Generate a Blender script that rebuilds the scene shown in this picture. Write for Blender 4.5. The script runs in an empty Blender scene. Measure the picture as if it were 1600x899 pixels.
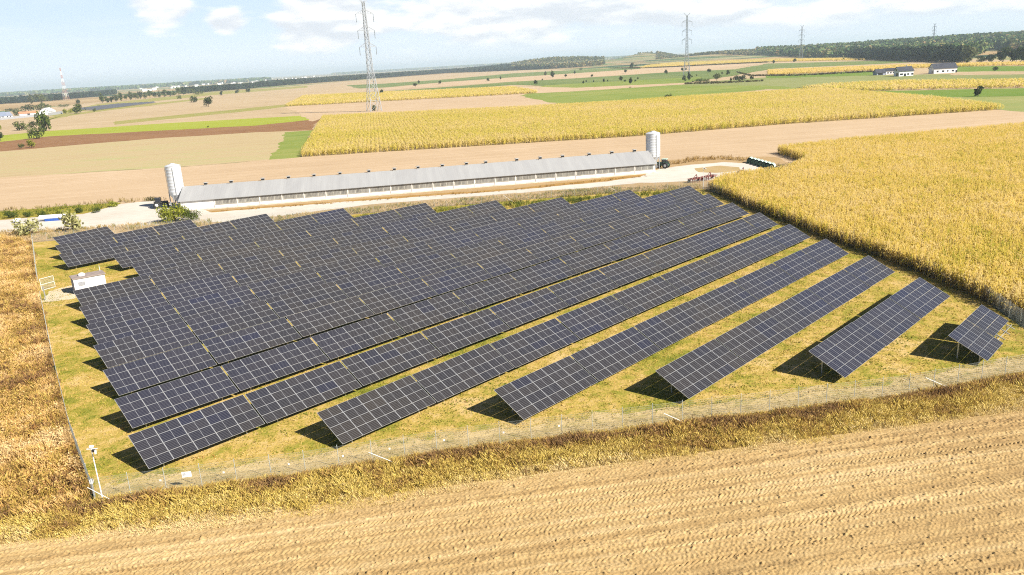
import bpy, math, random
import numpy as np

# ------------------------------------------------------------------ camera, sky, sun, exposure
S = bpy.context.scene
COL = S.collection
R = math.radians
F_PX, PITCH, ROLL, CAM_H = 1216.2, R(16.12), R(-3.33), 30.84
_fw = np.array([0, math.cos(PITCH), -math.sin(PITCH)])
_rt0 = np.array([1.0, 0, 0]); _up0 = np.cross(_rt0, _fw)
_rt = math.cos(ROLL) * _rt0 + math.sin(ROLL) * _up0
_up = -math.sin(ROLL) * _rt0 + math.cos(ROLL) * _up0
cam = bpy.data.cameras.new("camera"); camo = bpy.data.objects.new("camera", cam); COL.objects.link(camo)
from mathutils import Matrix, Vector
camo.matrix_world = Matrix(((_rt[0], _up[0], -_fw[0], 0), (_rt[1], _up[1], -_fw[1], 0),
                            (_rt[2], _up[2], -_fw[2], CAM_H), (0, 0, 0, 1)))
cam.sensor_width = 36; cam.lens = F_PX / 1600 * 36; cam.clip_start = 0.5; cam.clip_end = 120000
S.camera = camo

SUN_EL, SUN_AZ = R(37.5), R(-32.5)            # azimuth counted from +X towards +Y
SUN_DIR = Vector((math.cos(SUN_EL) * math.cos(SUN_AZ), math.cos(SUN_EL) * math.sin(SUN_AZ), math.sin(SUN_EL)))
W = bpy.data.worlds.new("World"); S.world = W; W.use_nodes = True
SKY_STRENGTH = 0.05
SUN_STRENGTH = 5.0
EXPOSURE = 0.94
sl = bpy.data.lights.new("sun", 'SUN'); sl.energy = SUN_STRENGTH; sl.angle = R(0.5); sl.color = (1.0, 0.95, 0.86)
so = bpy.data.objects.new("sun", sl); COL.objects.link(so)
so.rotation_euler = SUN_DIR.to_track_quat('Z', 'Y').to_euler(); so.location = (200, -200, 300)
S.view_settings.view_transform = 'Standard'; S.view_settings.look = 'None'
S.view_settings.exposure = EXPOSURE; S.view_settings.gamma = 1; S.view_settings.use_curve_mapping = False
S.render.engine = 'CYCLES'
S.cycles.max_bounces = 5; S.cycles.diffuse_bounces = 1; S.cycles.glossy_bounces = 2
S.cycles.transmission_bounces = 2; S.cycles.volume_bounces = 1; S.cycles.transparent_max_bounces = 8
S.cycles.caustics_reflective = False; S.cycles.caustics_refractive = False
S.cycles.pixel_filter_type = 'BLACKMAN_HARRIS'; S.cycles.filter_width = 1.1
S.cycles.use_denoising = False

def px_dir(px, py):
    return _fw + ((px - 800) / F_PX) * _rt - ((py - 449.5) / F_PX) * _up
def g(px, py, z=0.0):                       # ground point seen at a place in the photo
    d = px_dir(px, py); t = (z - CAM_H) / d[2]
    return np.array([d[0] * t, d[1] * t, z])
def at_dist(px, py, dist):                  # point at a given horizontal distance on that line of sight
    d = px_dir(px, py); t = dist / math.hypot(d[0], d[1])
    return np.array([d[0] * t, d[1] * t, CAM_H + d[2] * t])
def proj(P):
    d = P - np.array([0, 0, CAM_H]); z = d @ _fw
    z = np.where(np.abs(z) < 1e-6, 1e-6, z)
    return 800 + F_PX * (d @ _rt) / z, 449.5 - F_PX * (d @ _up) / z, z

def build_world():
    nt = W.node_tree; N = nt.nodes; L = nt.links; N.clear()
    out = N.new('ShaderNodeOutputWorld'); bg = N.new('ShaderNodeBackground')
    sky = N.new('ShaderNodeTexSky'); sky.sky_type = 'NISHITA'; sky.sun_disc = False
    sky.sun_elevation = SUN_EL; sky.sun_rotation = math.pi / 2 - SUN_AZ
    sky.air_density = 0.6; sky.dust_density = 0.3; sky.ozone_density = 2.0; sky.altitude = 100
    tc = N.new('ShaderNodeTexCoord'); sep = N.new('ShaderNodeSeparateXYZ')
    L.new(tc.outputs['Generated'], sep.inputs[0])
    def m(op, a, b=None, c=None):
        n = N.new('ShaderNodeMath'); n.operation = op
        for i, v in enumerate((a, b, c)):
            if v is None: continue
            if isinstance(v, (int, float)): n.inputs[i].default_value = v
            else: L.new(v, n.inputs[i])
        return n.outputs[0]
    az = m('ARCTAN2', sep.outputs[0], sep.outputs[1]); el = m('ARCSINE', sep.outputs[2])
    def noise(dx, dy, sx, sy, scale, detail, rough=0.55):
        cx = N.new('ShaderNodeCombineXYZ')
        L.new(m('ADD', m('MULTIPLY', az, sx), dx), cx.inputs[0]); L.new(m('ADD', m('MULTIPLY', el, sy), dy), cx.inputs[1])
        t = N.new('ShaderNodeTexNoise'); t.inputs['Scale'].default_value = scale
        t.inputs['Detail'].default_value = detail; t.inputs['Roughness'].default_value = rough
        L.new(cx.outputs[0], t.inputs['Vector']); return t.outputs[0]
    def ramp(v, a, b):
        n = N.new('ShaderNodeMapRange'); n.interpolation_type = 'SMOOTHSTEP'
        L.new(v, n.inputs[0]); n.inputs[1].default_value = a; n.inputs[2].default_value = b
        return n.outputs[0]
    def blob(px, py, ra, re):
        d = px_dir(px, py); a0 = math.atan2(d[0], d[1]); e0 = math.atan2(d[2], math.hypot(d[0], d[1]))
        q = m('ADD', m('POWER', m('MULTIPLY', m('SUBTRACT', az, a0), 1 / ra), 2), m('POWER', m('MULTIPLY', m('SUBTRACT', el, e0), 1 / re), 2))
        return m('POWER', 2.718, m('MULTIPLY', q, -1))
    nz = noise(3.1, 1.7, 7, 22, 1.0, 5, 0.54)
    bias = m('MULTIPLY', blob(760, 2, .26, .05), .33)
    for args, k in (((1250, -20, .35, .04), .22), ((255, 8, .034, .028), .44), ((350, 36, .020, .015), .44), ((500, 45, .045, .024), .34), ((120, 60, .3, .05), -.16), ((430, 20, .03, .03), -.1)):
        bias = m('ADD', bias, m('MULTIPLY', blob(*args), k))
    dens = m('ADD', nz, bias)
    mask = ramp(dens, .55, .70)
    shade = ramp(m('SUBTRACT', noise(3.1, 1.88, 7, 22, 1.0, 5, .54), nz), -.12, .10)   # lit tops, greyer undersides
    wisps = ramp(noise(9.3, 4.1, 3.2, 40, 1.0, 4, .55), .46, .82)
    mask = m('MAXIMUM', mask, m('MULTIPLY', wisps, .3))
    mask = m('MULTIPLY', m('MULTIPLY', mask, ramp(el, 0.002, 0.035)), m('SUBTRACT', 1.0, ramp(el, .14, .26)))
    mixc = N.new('ShaderNodeMix'); mixc.data_type = 'RGBA'
    L.new(shade, mixc.inputs[0]); mixc.inputs[6].default_value = (12.5, 12.6, 12.7, 1); mixc.inputs[7].default_value = (8.5, 9.1, 9.8, 1)
    # thin high veil that pales the clear part of the sky
    veil = N.new('ShaderNodeMix'); veil.data_type = 'RGBA'; 
    low = m('SUBTRACT', 1.0, ramp(el, .11, .24))          # cloud field and veil belong to the low sky
    L.new(m('MULTIPLY', low, .88), veil.inputs[0])
    L.new(sky.outputs[0], veil.inputs[6]); vc = N.new('ShaderNodeMix'); vc.data_type = 'RGBA'; L.new(ramp(el, .0, .09), vc.inputs[0]); vc.inputs[6].default_value = (10.2, 11.2, 12.2, 1); vc.inputs[7].default_value = (7.9, 9.7, 11.7, 1); L.new(vc.outputs[2], veil.inputs[7])
    mx = N.new('ShaderNodeMix'); mx.data_type = 'RGBA'
    L.new(mask, mx.inputs[0]); L.new(veil.outputs[2], mx.inputs[6]); L.new(mixc.outputs[2], mx.inputs[7])
    L.new(mx.outputs[2], bg.inputs[0]); bg.inputs[1].default_value = SKY_STRENGTH
    L.new(bg.outputs[0], out.inputs[0])
build_world()

# ------------------------------------------------------------------ helpers
def tag(o, label=None, cat=None, group=None, kind=None):
    if label: o['label'] = label
    if cat: o['category'] = cat
    if group: o['group'] = group
    if kind: o['kind'] = kind
    return o
def empty(name, loc, rz=0.0, label=None, cat=None, group=None):
    o = bpy.data.objects.new(name, None); COL.objects.link(o); o.empty_display_size = .5
    o.location = [float(v) for v in loc]; o.rotation_euler = (0, 0, rz)
    return tag(o, label, cat, group)
def link(name, me, parent=None, loc=(0, 0, 0), rot=(0, 0, 0), scale=(1, 1, 1)):
    o = bpy.data.objects.new(name, me); COL.objects.link(o); o.parent = parent
    o.location = [float(v) for v in loc]; o.rotation_euler = rot; o.scale = scale
    return o

class MB:
    """collects shapes and becomes ONE mesh"""
    def __init__(s): s.v = []; s.f = []; s.m = []; s.sm = []
    def add(s, vs, fs, mi=0, smooth=False):
        b = len(s.v); s.v += [tuple(map(float, p)) for p in vs]
        for f in fs: s.f.append(tuple(b + i for i in f)); s.m.append(mi); s.sm.append(smooth)
        return s
    def box(s, c, d, mi=0, rz=0.0):
        x, y, z = (d[0] / 2, d[1] / 2, d[2] / 2); co, si = math.cos(rz), math.sin(rz)
        vs = [(c[0] + co * a - si * b, c[1] + si * a + co * b, c[2] + e) for a in (-x, x) for b in (-y, y) for e in (-z, z)]
        return s.add(vs, [(0, 1, 3, 2), (4, 6, 7, 5), (0, 4, 5, 1), (2, 3, 7, 6), (0, 2, 6, 4), (1, 5, 7, 3)], mi)
    def bar(s, a, b, w, mi=0, h=None):
        a = Vector(a); b = Vector(b); d = (b - a).normalized(); h = h or w
        u = d.cross(Vector((0, 0, 1)) if abs(d.z) < .95 else Vector((1, 0, 0))).normalized(); v = d.cross(u)
        vs = [p + u * (w / 2 * i) + v * (h / 2 * j) for p in (a, b) for i, j in ((-1, -1), (1, -1), (1, 1), (-1, 1))]
        return s.add(vs, [(3, 2, 1, 0), (4, 5, 6, 7), (0, 1, 5, 4), (1, 2, 6, 5), (2, 3, 7, 6), (3, 0, 4, 7)], mi)
    def tube(s, a, b, r0, r1=None, n=10, mi=0, cap=True):
        a = Vector(a); b = Vector(b); d = (b - a).normalized(); r1 = r0 if r1 is None else r1
        u = d.cross(Vector((0, 0, 1)) if abs(d.z) < .95 else Vector((1, 0, 0))).normalized(); v = d.cross(u)
        vs = [p + (u * math.cos(t) + v * math.sin(t)) * r for p, r in ((a, r0), (b, r1)) for t in (2 * math.pi * k / n for k in range(n))]
        s.add(vs, [(k, (k + 1) % n, n + (k + 1) % n, n + k) for k in range(n)], mi, True)
        if cap:
            s.add(vs[:n], [tuple(reversed(range(n)))], mi); s.add(vs[n:], [tuple(range(n))], mi)
        return s
    def lathe(s, prof, c=(0, 0, 0), n=24, mi=0):
        vs = [(c[0] + r * math.cos(2 * math.pi * k / n), c[1] + r * math.sin(2 * math.pi * k / n), c[2] + z) for r, z in prof for k in range(n)]
        fs = [(i * n + k, i * n + (k + 1) % n, (i + 1) * n + (k + 1) % n, (i + 1) * n + k) for i in range(len(prof) - 1) for k in range(n)]
        return s.add(vs, fs, mi, True)
    def mesh(s, name, mats):
        me = bpy.data.meshes.new(name); me.from_pydata(s.v, [], s.f)
        for mt in (mats if isinstance(mats, (list, tuple)) else [mats]): me.materials.append(mt)
        me.polygons.foreach_set('material_index', s.m); me.polygons.foreach_set('use_smooth', s.sm); me.update()
        return me
    def build(s, name, mats, parent=None, **k): return link(name, s.mesh(name, mats), parent, **k)

def np_mesh(name, V, T, mat, attrs=None, smooth=False):
    me = bpy.data.meshes.new(name); V = np.ascontiguousarray(V, np.float32); T = np.ascontiguousarray(T, np.int32)
    k = T.shape[1]
    me.vertices.add(len(V)); me.vertices.foreach_set('co', V.ravel())
    me.loops.add(T.size); me.loops.foreach_set('vertex_index', T.ravel())
    me.polygons.add(len(T)); me.polygons.foreach_set('loop_start', np.arange(0, T.size, k, dtype=np.int32))
    if smooth: me.polygons.foreach_set('use_smooth', np.ones(len(T), bool))
    for an, av in (attrs or {}).items():
        me.attributes.new(an, 'FLOAT', 'POINT').data.foreach_set('value', np.ascontiguousarray(av, np.float32))
    me.materials.append(mat); me.update(calc_edges=True)
    return me

def pip(P, poly):
    x, y = P[:, 0], P[:, 1]; ins = np.zeros(len(P), bool); n = len(poly)
    for i in range(n):
        x0, y0 = poly[i][:2]; x1, y1 = poly[(i + 1) % n][:2]
        if y0 == y1: continue
        c = ((y0 > y) != (y1 > y)) & (x < (x1 - x0) * (y - y0) / (y1 - y0) + x0); ins ^= c
    return ins
def area(poly):
    p = np.array([q[:2] for q in poly]); return abs(np.sum(p[:, 0] * np.roll(p[:, 1], -1) - p[:, 1] * np.roll(p[:, 0], -1))) / 2
def scatter(poly, dens, seed, margin=170):
    rng = np.random.default_rng(seed); p = np.array([q[:2] for q in poly]); lo, hi = p.min(0), p.max(0)
    n = int(dens * np.prod(hi - lo)); P = []
    for _ in range(0, n, 400000):
        q = lo + rng.random((min(400000, n), 2)) * (hi - lo); q = q[pip(q, poly)]
        X, Y, Z = proj(np.c_[q, np.zeros(len(q))])
        P.append(q[(Z > 0) & (X > -margin) & (X < 1600 + margin) & (Y < 899 + margin)])
    return np.concatenate(P)[:] if P else np.zeros((0, 2))
def gpoly(px): return [g(x, y) for x, y in px]

def vnoise(x, y, seed=0):                    # smooth value noise, 0..1
    rng = np.random.default_rng(seed); T = rng.random((256, 256))
    xi = np.floor(x).astype(int); yi = np.floor(y).astype(int); fx = x - xi; fy = y - yi
    fx = fx * fx * (3 - 2 * fx); fy = fy * fy * (3 - 2 * fy)
    a = T[xi % 256, yi % 256]; b = T[(xi + 1) % 256, yi % 256]; c = T[xi % 256, (yi + 1) % 256]; d = T[(xi + 1) % 256, (yi + 1) % 256]
    return (a * (1 - fx) + b * fx) * (1 - fy) + (c * (1 - fx) + d * fx) * fy
def fbm(x, y, seed=0, o=4):
    s = 0; k = .5
    for i in range(o): s = s + k * vnoise(x * 2 ** i, y * 2 ** i, seed + i); k *= .5
    return s / (1 - .5 ** o)

# ------------------------------------------------------------------ materials
def nodes(name):
    mt = bpy.data.materials.new(name); mt.use_nodes = True; nt = mt.node_tree
    return mt, nt, nt.nodes, nt.links, nt.nodes['Principled BSDF']
def plain(name, col, rough=.6, metal=0.0, spec=.5, vary=.06, scale=3.0):
    mt, nt, N, L, b = nodes(name)
    b.inputs['Roughness'].default_value = rough; b.inputs['Metallic'].default_value = metal; b.inputs['Specular IOR Level'].default_value = spec
    tc = N.new('ShaderNodeNewGeometry'); t = N.new('ShaderNodeTexNoise'); t.inputs['Scale'].default_value = scale; t.inputs['Detail'].default_value = 5
    L.new(tc.outputs['Position'], t.inputs['Vector'])
    r = N.new('ShaderNodeValToRGB'); L.new(t.outputs[0], r.inputs[0])
    r.color_ramp.elements[0].position = .3; r.color_ramp.elements[1].position = .7
    r.color_ramp.elements[0].color = (*[c * (1 - vary * 2) for c in col], 1); r.color_ramp.elements[1].color = (*[min(1, c * (1 + vary)) for c in col], 1)
    L.new(r.outputs[0], b.inputs['Base Color'])
    return mt
def set_ramp(r, stops):
    e = r.color_ramp.elements
    while len(e) < len(stops): e.new(.5)
    for q, (p, c) in zip(e, stops): q.position = p; q.color = (*c, 1)
def soil(name, stops, scales=(.02, .4, 4.0), weights=(.5, .3, .2), rows=None, bump=.3, bump_scale=6.0, bump_dist=.05):
    """ground: three sizes of noise (patches, clumps, grains) and optional drill rows (angle, spacing, weight)"""
    mt, nt, N, L, b = nodes(name); b.inputs['Roughness'].default_value = .95; b.inputs['Specular IOR Level'].default_value = .1
    ge = N.new('ShaderNodeNewGeometry')
    def m(op, a, c):
        n = N.new('ShaderNodeMath'); n.operation = op
        for i, v in enumerate((a, c)):
            if isinstance(v, (int, float)): n.inputs[i].default_value = v
            else: L.new(v, n.inputs[i])
        return n.outputs[0]
    tot = None
    for s_, w_ in zip(scales, weights):
        t = N.new('ShaderNodeTexNoise'); t.inputs['Scale'].default_value = s_; t.inputs['Detail'].default_value = 6; t.inputs['Roughness'].default_value = .6
        L.new(ge.outputs['Position'], t.inputs['Vector']); q = m('MULTIPLY', t.outputs[0], w_); tot = q if tot is None else m('ADD', tot, q)
    if rows:
        ang, sp, wt = rows
        mp = N.new('ShaderNodeMapping'); mp.inputs['Rotation'].default_value = (0, 0, -ang); L.new(ge.outputs['Position'], mp.inputs['Vector'])
        wv = N.new('ShaderNodeTexNoise'); wv.inputs['Scale'].default_value = 1.0; wv.inputs['Detail'].default_value = 3
        mp2 = N.new('ShaderNodeMapping'); mp2.inputs['Scale'].default_value = (.012, 1 / sp, 1); L.new(mp.outputs[0], mp2.inputs['Vector']); L.new(mp2.outputs[0], wv.inputs['Vector'])
        tot = m('ADD', tot, m('MULTIPLY', m('SUBTRACT', wv.outputs[0], .5), wt))
    r = N.new('ShaderNodeValToRGB'); set_ramp(r, stops); L.new(tot, r.inputs[0]); L.new(r.outputs[0], b.inputs['Base Color'])
    if bump:
        t = N.new('ShaderNodeTexNoise'); t.inputs['Scale'].default_value = bump_scale; t.inputs['Detail'].default_value = 5
        L.new(ge.outputs['Position'], t.inputs['Vector'])
        bp = N.new('ShaderNodeBump'); bp.inputs['Strength'].default_value = bump; bp.inputs['Distance'].default_value = bump_dist
        L.new(t.outputs[0], bp.inputs['Height']); L.new(bp.outputs[0], b.inputs['Normal'])
    return mt
def leafy(name, stops, patch=.05, patch_w=.35, trans=.3, tip=None):
    """foliage: each plant's own tint plus patches; optional paler seed heads at the tips"""
    mt, nt, N, L, b = nodes(name); b.inputs['Roughness'].default_value = .8; b.inputs['Specular IOR Level'].default_value = .15
    at = N.new('ShaderNodeAttribute'); at.attribute_name = 'rnd'
    ge = N.new('ShaderNodeNewGeometry'); t = N.new('ShaderNodeTexNoise'); t.inputs['Scale'].default_value = patch; t.inputs['Detail'].default_value = 4
    L.new(ge.outputs['Position'], t.inputs['Vector'])
    a = N.new('ShaderNodeMath'); a.operation = 'MULTIPLY_ADD'; L.new(t.outputs[0], a.inputs[0]); a.inputs[1].default_value = patch_w * 2; a.inputs[2].default_value = -patch_w
    s = N.new('ShaderNodeMath'); s.operation = 'ADD'; L.new(at.outputs['Fac'], s.inputs[0]); L.new(a.outputs[0], s.inputs[1])
    r = N.new('ShaderNodeValToRGB'); set_ramp(r, stops); L.new(s.outputs[0], r.inputs[0]); colr = r.outputs[0]
    if tip:
        a2 = N.new('ShaderNodeAttribute'); a2.attribute_name = 'tip'
        mx = N.new('ShaderNodeMix'); mx.data_type = 'RGBA'; L.new(colr, mx.inputs[6]); mx.inputs[7].default_value = (*tip[0], 1)
        q = N.new('ShaderNodeMath'); q.operation = 'MULTIPLY'; L.new(a2.outputs['Fac'], q.inputs[0]); q.inputs[1].default_value = tip[1]
        L.new(q.outputs[0], mx.inputs[0]); colr = mx.outputs[2]
    L.new(colr, b.inputs['Base Color'])
    tr = N.new('ShaderNodeBsdfTranslucent'); L.new(colr, tr.inputs[0]); ms = N.new('ShaderNodeMixShader'); ms.inputs[0].default_value = trans
    L.new(b.outputs[0], ms.inputs[1]); L.new(tr.outputs[0], ms.inputs[2]); L.new(ms.outputs[0], N['Material Output'].inputs[0])
    return mt

def panel_glass():
    mt, nt, N, L, b = nodes('solar_glass')
    b.inputs['Roughness'].default_value = .16; b.inputs['Specular IOR Level'].default_value = .5; b.inputs['IOR'].default_value = 1.45
    tc = N.new('ShaderNodeTexCoord'); sep = N.new('ShaderNodeSeparateXYZ'); L.new(tc.outputs['Object'], sep.inputs[0])
    def m(op, a, c=0.0):
        n = N.new('ShaderNodeMath'); n.operation = op
        for i, v in enumerate((a, c)):
            if isinstance(v, (int, float)): n.inputs[i].default_value = v
            else: L.new(v, n.inputs[i])
        return n.outputs[0]
    fy = m('ABSOLUTE', m('SUBTRACT', m('FRACT', m('MULTIPLY', m('ADD', sep.outputs[1], .48), 6 / .96)), .5))
    ly = m('GREATER_THAN', fy, .45)                      # gaps between the rows of cells
    mid = m('LESS_THAN', m('ABSOLUTE', sep.outputs[0]), .013)  # white backsheet between the half-cut halves
    ln = m('MAXIMUM', m('MULTIPLY', ly, .48), mid)
    oi = N.new('ShaderNodeObjectInfo'); r = N.new('ShaderNodeValToRGB'); L.new(oi.outputs['Random'], r.inputs[0])
    set_ramp(r, [(0, (.032, .029, .027)), (.6, (.027, .0255, .026)), (.92, (.024, .0235, .026)), (1, (.021, .0215, .030))])
    mx = N.new('ShaderNodeMix'); mx.data_type = 'RGBA'; L.new(ln, mx.inputs[0]); L.new(r.outputs[0], mx.inputs[6]); mx.inputs[7].default_value = (.29, .29, .30, 1)
    # batch tint with blue sky sheen painted in; a thin uneven film of dust
    nb_ = N.new('ShaderNodeTexNoise'); nb_.inputs['Scale'].default_value = .035; nb_.inputs['Detail'].default_value = 2; L.new(oi.outputs['Location'], nb_.inputs['Vector'])
    rb = N.new('ShaderNodeValToRGB'); set_ramp(rb, [(.36, (1.22, 1.14, 1.06)), (.50, (1.03, 1.01, 1.10)), (.62, (.94, .98, 1.42))]); L.new(nb_.outputs[0], rb.inputs[0])
    mt2 = N.new('ShaderNodeMix'); mt2.data_type = 'RGBA'; mt2.blend_type = 'MULTIPLY'; mt2.inputs[0].default_value = 1; L.new(r.outputs[0], mt2.inputs[6]); L.new(rb.outputs[0], mt2.inputs[7])
    L.new(mt2.outputs[2], mx.inputs[6])
    ge_ = N.new('ShaderNodeNewGeometry'); du = N.new('ShaderNodeTexNoise'); du.inputs['Scale'].default_value = .5; du.inputs['Detail'].default_value = 5; L.new(ge_.outputs['Position'], du.inputs['Vector'])
    rr_ = N.new('ShaderNodeMapRange'); rr_.inputs[3].default_value = .10; rr_.inputs[4].default_value = .26; L.new(du.outputs[0], rr_.inputs[0]); L.new(rr_.outputs[0], b.inputs['Roughness'])
    L.new(mx.outputs[2], b.inputs['Base Color'])
    return mt
M = dict(
    glass=panel_glass(),
    alu=plain('aluminium', (.48, .48, .48), .35, .35, vary=.03),
    steel=plain('galvanised_steel', (.55, .56, .56), .45, .5, vary=.08),
    wire=plain('fence_wire', (.46, .49, .46), .5, .2, vary=.04),
    white=plain('white_paint', (.8, .8, .79), .5, vary=.03),
    whitewall=plain('white_wall', (.78, .76, .72), .85, vary=.08, scale=1.2),
    roofsheet=None,
    dark=plain('dark_rubber', (.02, .02, .02), .7),
    black=plain('black_metal', (.03, .03, .035), .5),
    green=plain('green_paint', (.03, .10, .05), .4),
    palegreen=plain('pale_green_plastic', (.45, .6, .5), .5),
    backsheet=plain('black_backsheet', (.02, .02, .022), .6),
    red=plain('red_paint', (.20, .05, .04), .45),
    blue=plain('blue_tarp', (.03, .10, .40), .6),
    navy=plain('dark_blue_plastic', (.015, .02, .07), .5),
    slate=plain('slate_roof', (.035, .038, .055), .6, vary=.12, scale=.8),
    render=plain('white_render', (.78, .78, .77), .9, vary=.04),
    greywall=plain('grey_render', (.30, .34, .42), .9),
    window=plain('window_glass', (.02, .025, .035), .15),
    orange=plain('orange_tile', (.45, .2, .1), .8),
    greyfence=plain('grey_concrete', (.32, .32, .33), .9, vary=.1),
    bark=plain('bark', (.07, .05, .035), .95, vary=.2, scale=4),
    cabinroof=plain('brown_felt_roof', (.30, .24, .21), .9, vary=.1, scale=2),
    gravel=plain('pale_gravel', (.62, .56, .49), .95, vary=.1, scale=.6),
    maststeel=plain('mast_steel', (.33, .35, .37), .6, .2),
    insul=plain('insulator_glass', (.22, .25, .27), .3),
)

# ------------------------------------------------------------------ ground: one sheet to the horizon with low hills far off
HILLS = [(1480, 57, 2900, 450, 430, 14), (870, 93, 3800, 190, 200, 26), (1010, 84.5, 3750, 90, 130, 36), (1110, 79, 3000, 230, 150, 14), (1700, 46, 2600, 380, 380, 6)]
_H = []
for hx, hy, hd, st, sr, hh in HILLS:
    p = at_dist(hx, hy, hd); _H.append((p[0], p[1], p[0] / hd, p[1] / hd, st, sr, hh))
def hill(x, y):
    z = 0
    for cx, cy, dx, dy, st, sr, hh in _H:
        a = ((x - cx) * dx + (y - cy) * dy) / sr; b = (-(x - cx) * dy + (y - cy) * dx) / st
        z = z + hh * np.exp(-.5 * (a * a + b * b))
    return np.maximum(z - .35, 0)
far_mat, nt, N, L, b = nodes('far_land')
b.inputs['Roughness'].default_value = .95; b.inputs['Specular IOR Level'].default_value = .05
ge = N.new('ShaderNodeNewGeometry'); mp = N.new('ShaderNodeMapping'); mp.inputs['Rotation'].default_value = (0, 0, .25); mp.inputs['Scale'].default_value = (.0011, .0045, 1)
L.new(ge.outputs['Position'], mp.inputs[0]); vo = N.new('ShaderNodeTexVoronoi'); vo.inputs['Scale'].default_value = 1.0; L.new(mp.outputs[0], vo.inputs['Vector'])
sp = N.new('ShaderNodeSeparateColor'); L.new(vo.outputs['Color'], sp.inputs[0]); r = N.new('ShaderNodeValToRGB'); r.color_ramp.interpolation = 'CONSTANT'
set_ramp(r, [(0, (0.336, 0.234, 0.116)), (.25, (.30, .27, .13)), (.4, (.10, .16, .05)), (.52, (0.378, 0.257, 0.129)), (.68, (.035, .06, .03)), (.82, (.16, .20, .07)), (.92, (0.420, 0.296, 0.150))])
L.new(sp.outputs[0], r.inputs[0]); L.new(r.outputs[0], b.inputs['Base Color'])
ang = np.concatenate([np.linspace(-50, 50, 201), np.linspace(50, 310, 41)[1:-1]]) * math.pi / 180
rad = np.concatenate([[25, 60, 120, 250, 500, 800, 1100], np.arange(1200, 4600, 60), [4900, 5500, 6500, 8000, 11000, 15000, 22000, 34000, 50000]])
AA, RR = np.meshgrid(ang, rad); X = RR * np.sin(AA); Y = RR * np.cos(AA)
V = np.concatenate([[[0, 0, 0]], np.c_[X.ravel(), Y.ravel(), hill(X, Y).ravel()]]); na = len(ang); V[:, 2] -= .02
i, j = np.meshgrid(np.arange(len(rad) - 1), np.arange(na), indexing='ij'); j2 = (j + 1) % na
A_ = 1 + i * na + j; B_ = 1 + i * na + j2; C_ = 1 + (i + 1) * na + j2; D_ = 1 + (i + 1) * na + j
T = np.concatenate([np.c_[A_.ravel(), D_.ravel(), C_.ravel()], np.c_[A_.ravel(), C_.ravel(), B_.ravel()], np.c_[np.zeros(na, int), 1 + np.arange(na), 1 + (np.arange(na) + 1) % na]])
gr = link('ground', np_mesh('ground', V, T, far_mat, smooth=True)); tag(gr, 'open patchwork farmland running to the horizon', 'ground', kind='structure')

_layer = [0]
def ragged(P, seed):                         # field margins are never ruler straight
    rg = random.Random(seed); out = []
    for a_, b_ in zip(P, P[1:] + P[:1]):
        dd = (np.linalg.norm(a_[:2]) + np.linalg.norm(b_[:2])) / 2; ln = np.linalg.norm(b_ - a_); n_ = int(min(60, max(1, ln / (dd * .012)))); out.append(a_)
        if n_ > 1:
            nv_ = np.array([-(b_ - a_)[1], (b_ - a_)[0], 0]) / ln; w_ = 0.0
            for k in range(1, n_): w_ = .6 * w_ + rg.gauss(0, 1); out.append(a_ + (b_ - a_) * (k / n_) + nv_ * w_ * min(1.6, dd * .0016))
    return out
def field(name, px, mat, label, z=None):
    _layer[0] += 1; zz = z if z is not None else .004 * _layer[0]
    pts = ragged([g(x, y) for x, y in px], _layer[0]); me = bpy.data.meshes.new(name)
    me.from_pydata([(p[0], p[1], zz) for p in pts], [], [tuple(range(len(pts)))]); me.materials.append(mat)
    if me.polygons[0].normal.z < 0: me.flip_normals()
    o = link(name, me); tag(o, label, 'field', kind='structure'); return o

u_row = math.atan2(15.0, 121.0)
TAN = [(.3, (.36, .26, .145)), (.5, (.44, .325, .19)), (.7, (.51, .39, .245))]
PINK = [(.3, (.42, .295, .175)), (.5, (.485, .35, .215)), (.7, (.55, .41, .27))]
GREEN = [(.3, (.09, .14, .035)), (.5, (.15, .19, .055)), (.7, (.24, .245, .09))]
OLIVE = [(.3, (.22, .22, .05)), (.5, (.30, .27, .08)), (.7, (0.319, 0.257, 0.082))]
LIME = [(.3, (0.235, 0.281, 0.020)), (.5, (0.302, 0.328, 0.034)), (.7, (0.353, 0.351, 0.061))]
BROWN = [(.3, (.16, .075, .03)), (.5, (.25, .13, .06)), (.7, (0.302, 0.172, 0.075))]
m_tan = soil('stubble_tan', TAN, (.006, .05, .8), (.45, .35, .2), rows=(.10, 6.0, .7), bump=0)
m_pink = soil('bare_soil_pink', PINK, (.008, .06, .8), (.4, .35, .25), rows=(.14, 2.2, .5), bump=.3)
m_green = soil('meadow_green', GREEN, (.005, .03, .5), (.5, .3, .2), rows=(.16, 8.0, .3), bump=0)
m_olive = soil('meadow_olive', OLIVE, (.006, .04, .6), (.5, .3, .2), rows=(.16, 8.0, .3), bump=0)
m_midgreen = soil('meadow_mid', [(.3, (.13, .19, .035)), (.5, (.21, .25, .05)), (.7, (.31, .29, .09))], (.008, .04, .6), (.5, .3, .2), rows=(.16, 10.0, .4), bump=0)
m_lime = soil('young_crop', LIME, (.01, .06, .8), (.4, .35, .25), rows=(.12, 3.0, .2), bump=0)
m_vivid = soil('young_crop_vivid', [(.3, (.09, .16, .02)), (.5, (.14, .21, .03)), (.7, (.21, .24, .05))], (.01, .06, .8), (.4, .35, .25), bump=0)
m_brown = soil('ploughed_brown', BROWN, (.03, .15, 1.5), (.3, .4, .3), rows=(.12, 2.5, .5), bump=.4)
m_palegreen = soil('pale_pasture', [(.3, (.40, .30, .16)), (.5, (.44, .34, .185)), (.7, (.37, .35, .15))], (.012, .05, .8), (.6, .25, .15), rows=(.14, 5.0, .6), bump=0)

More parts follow.
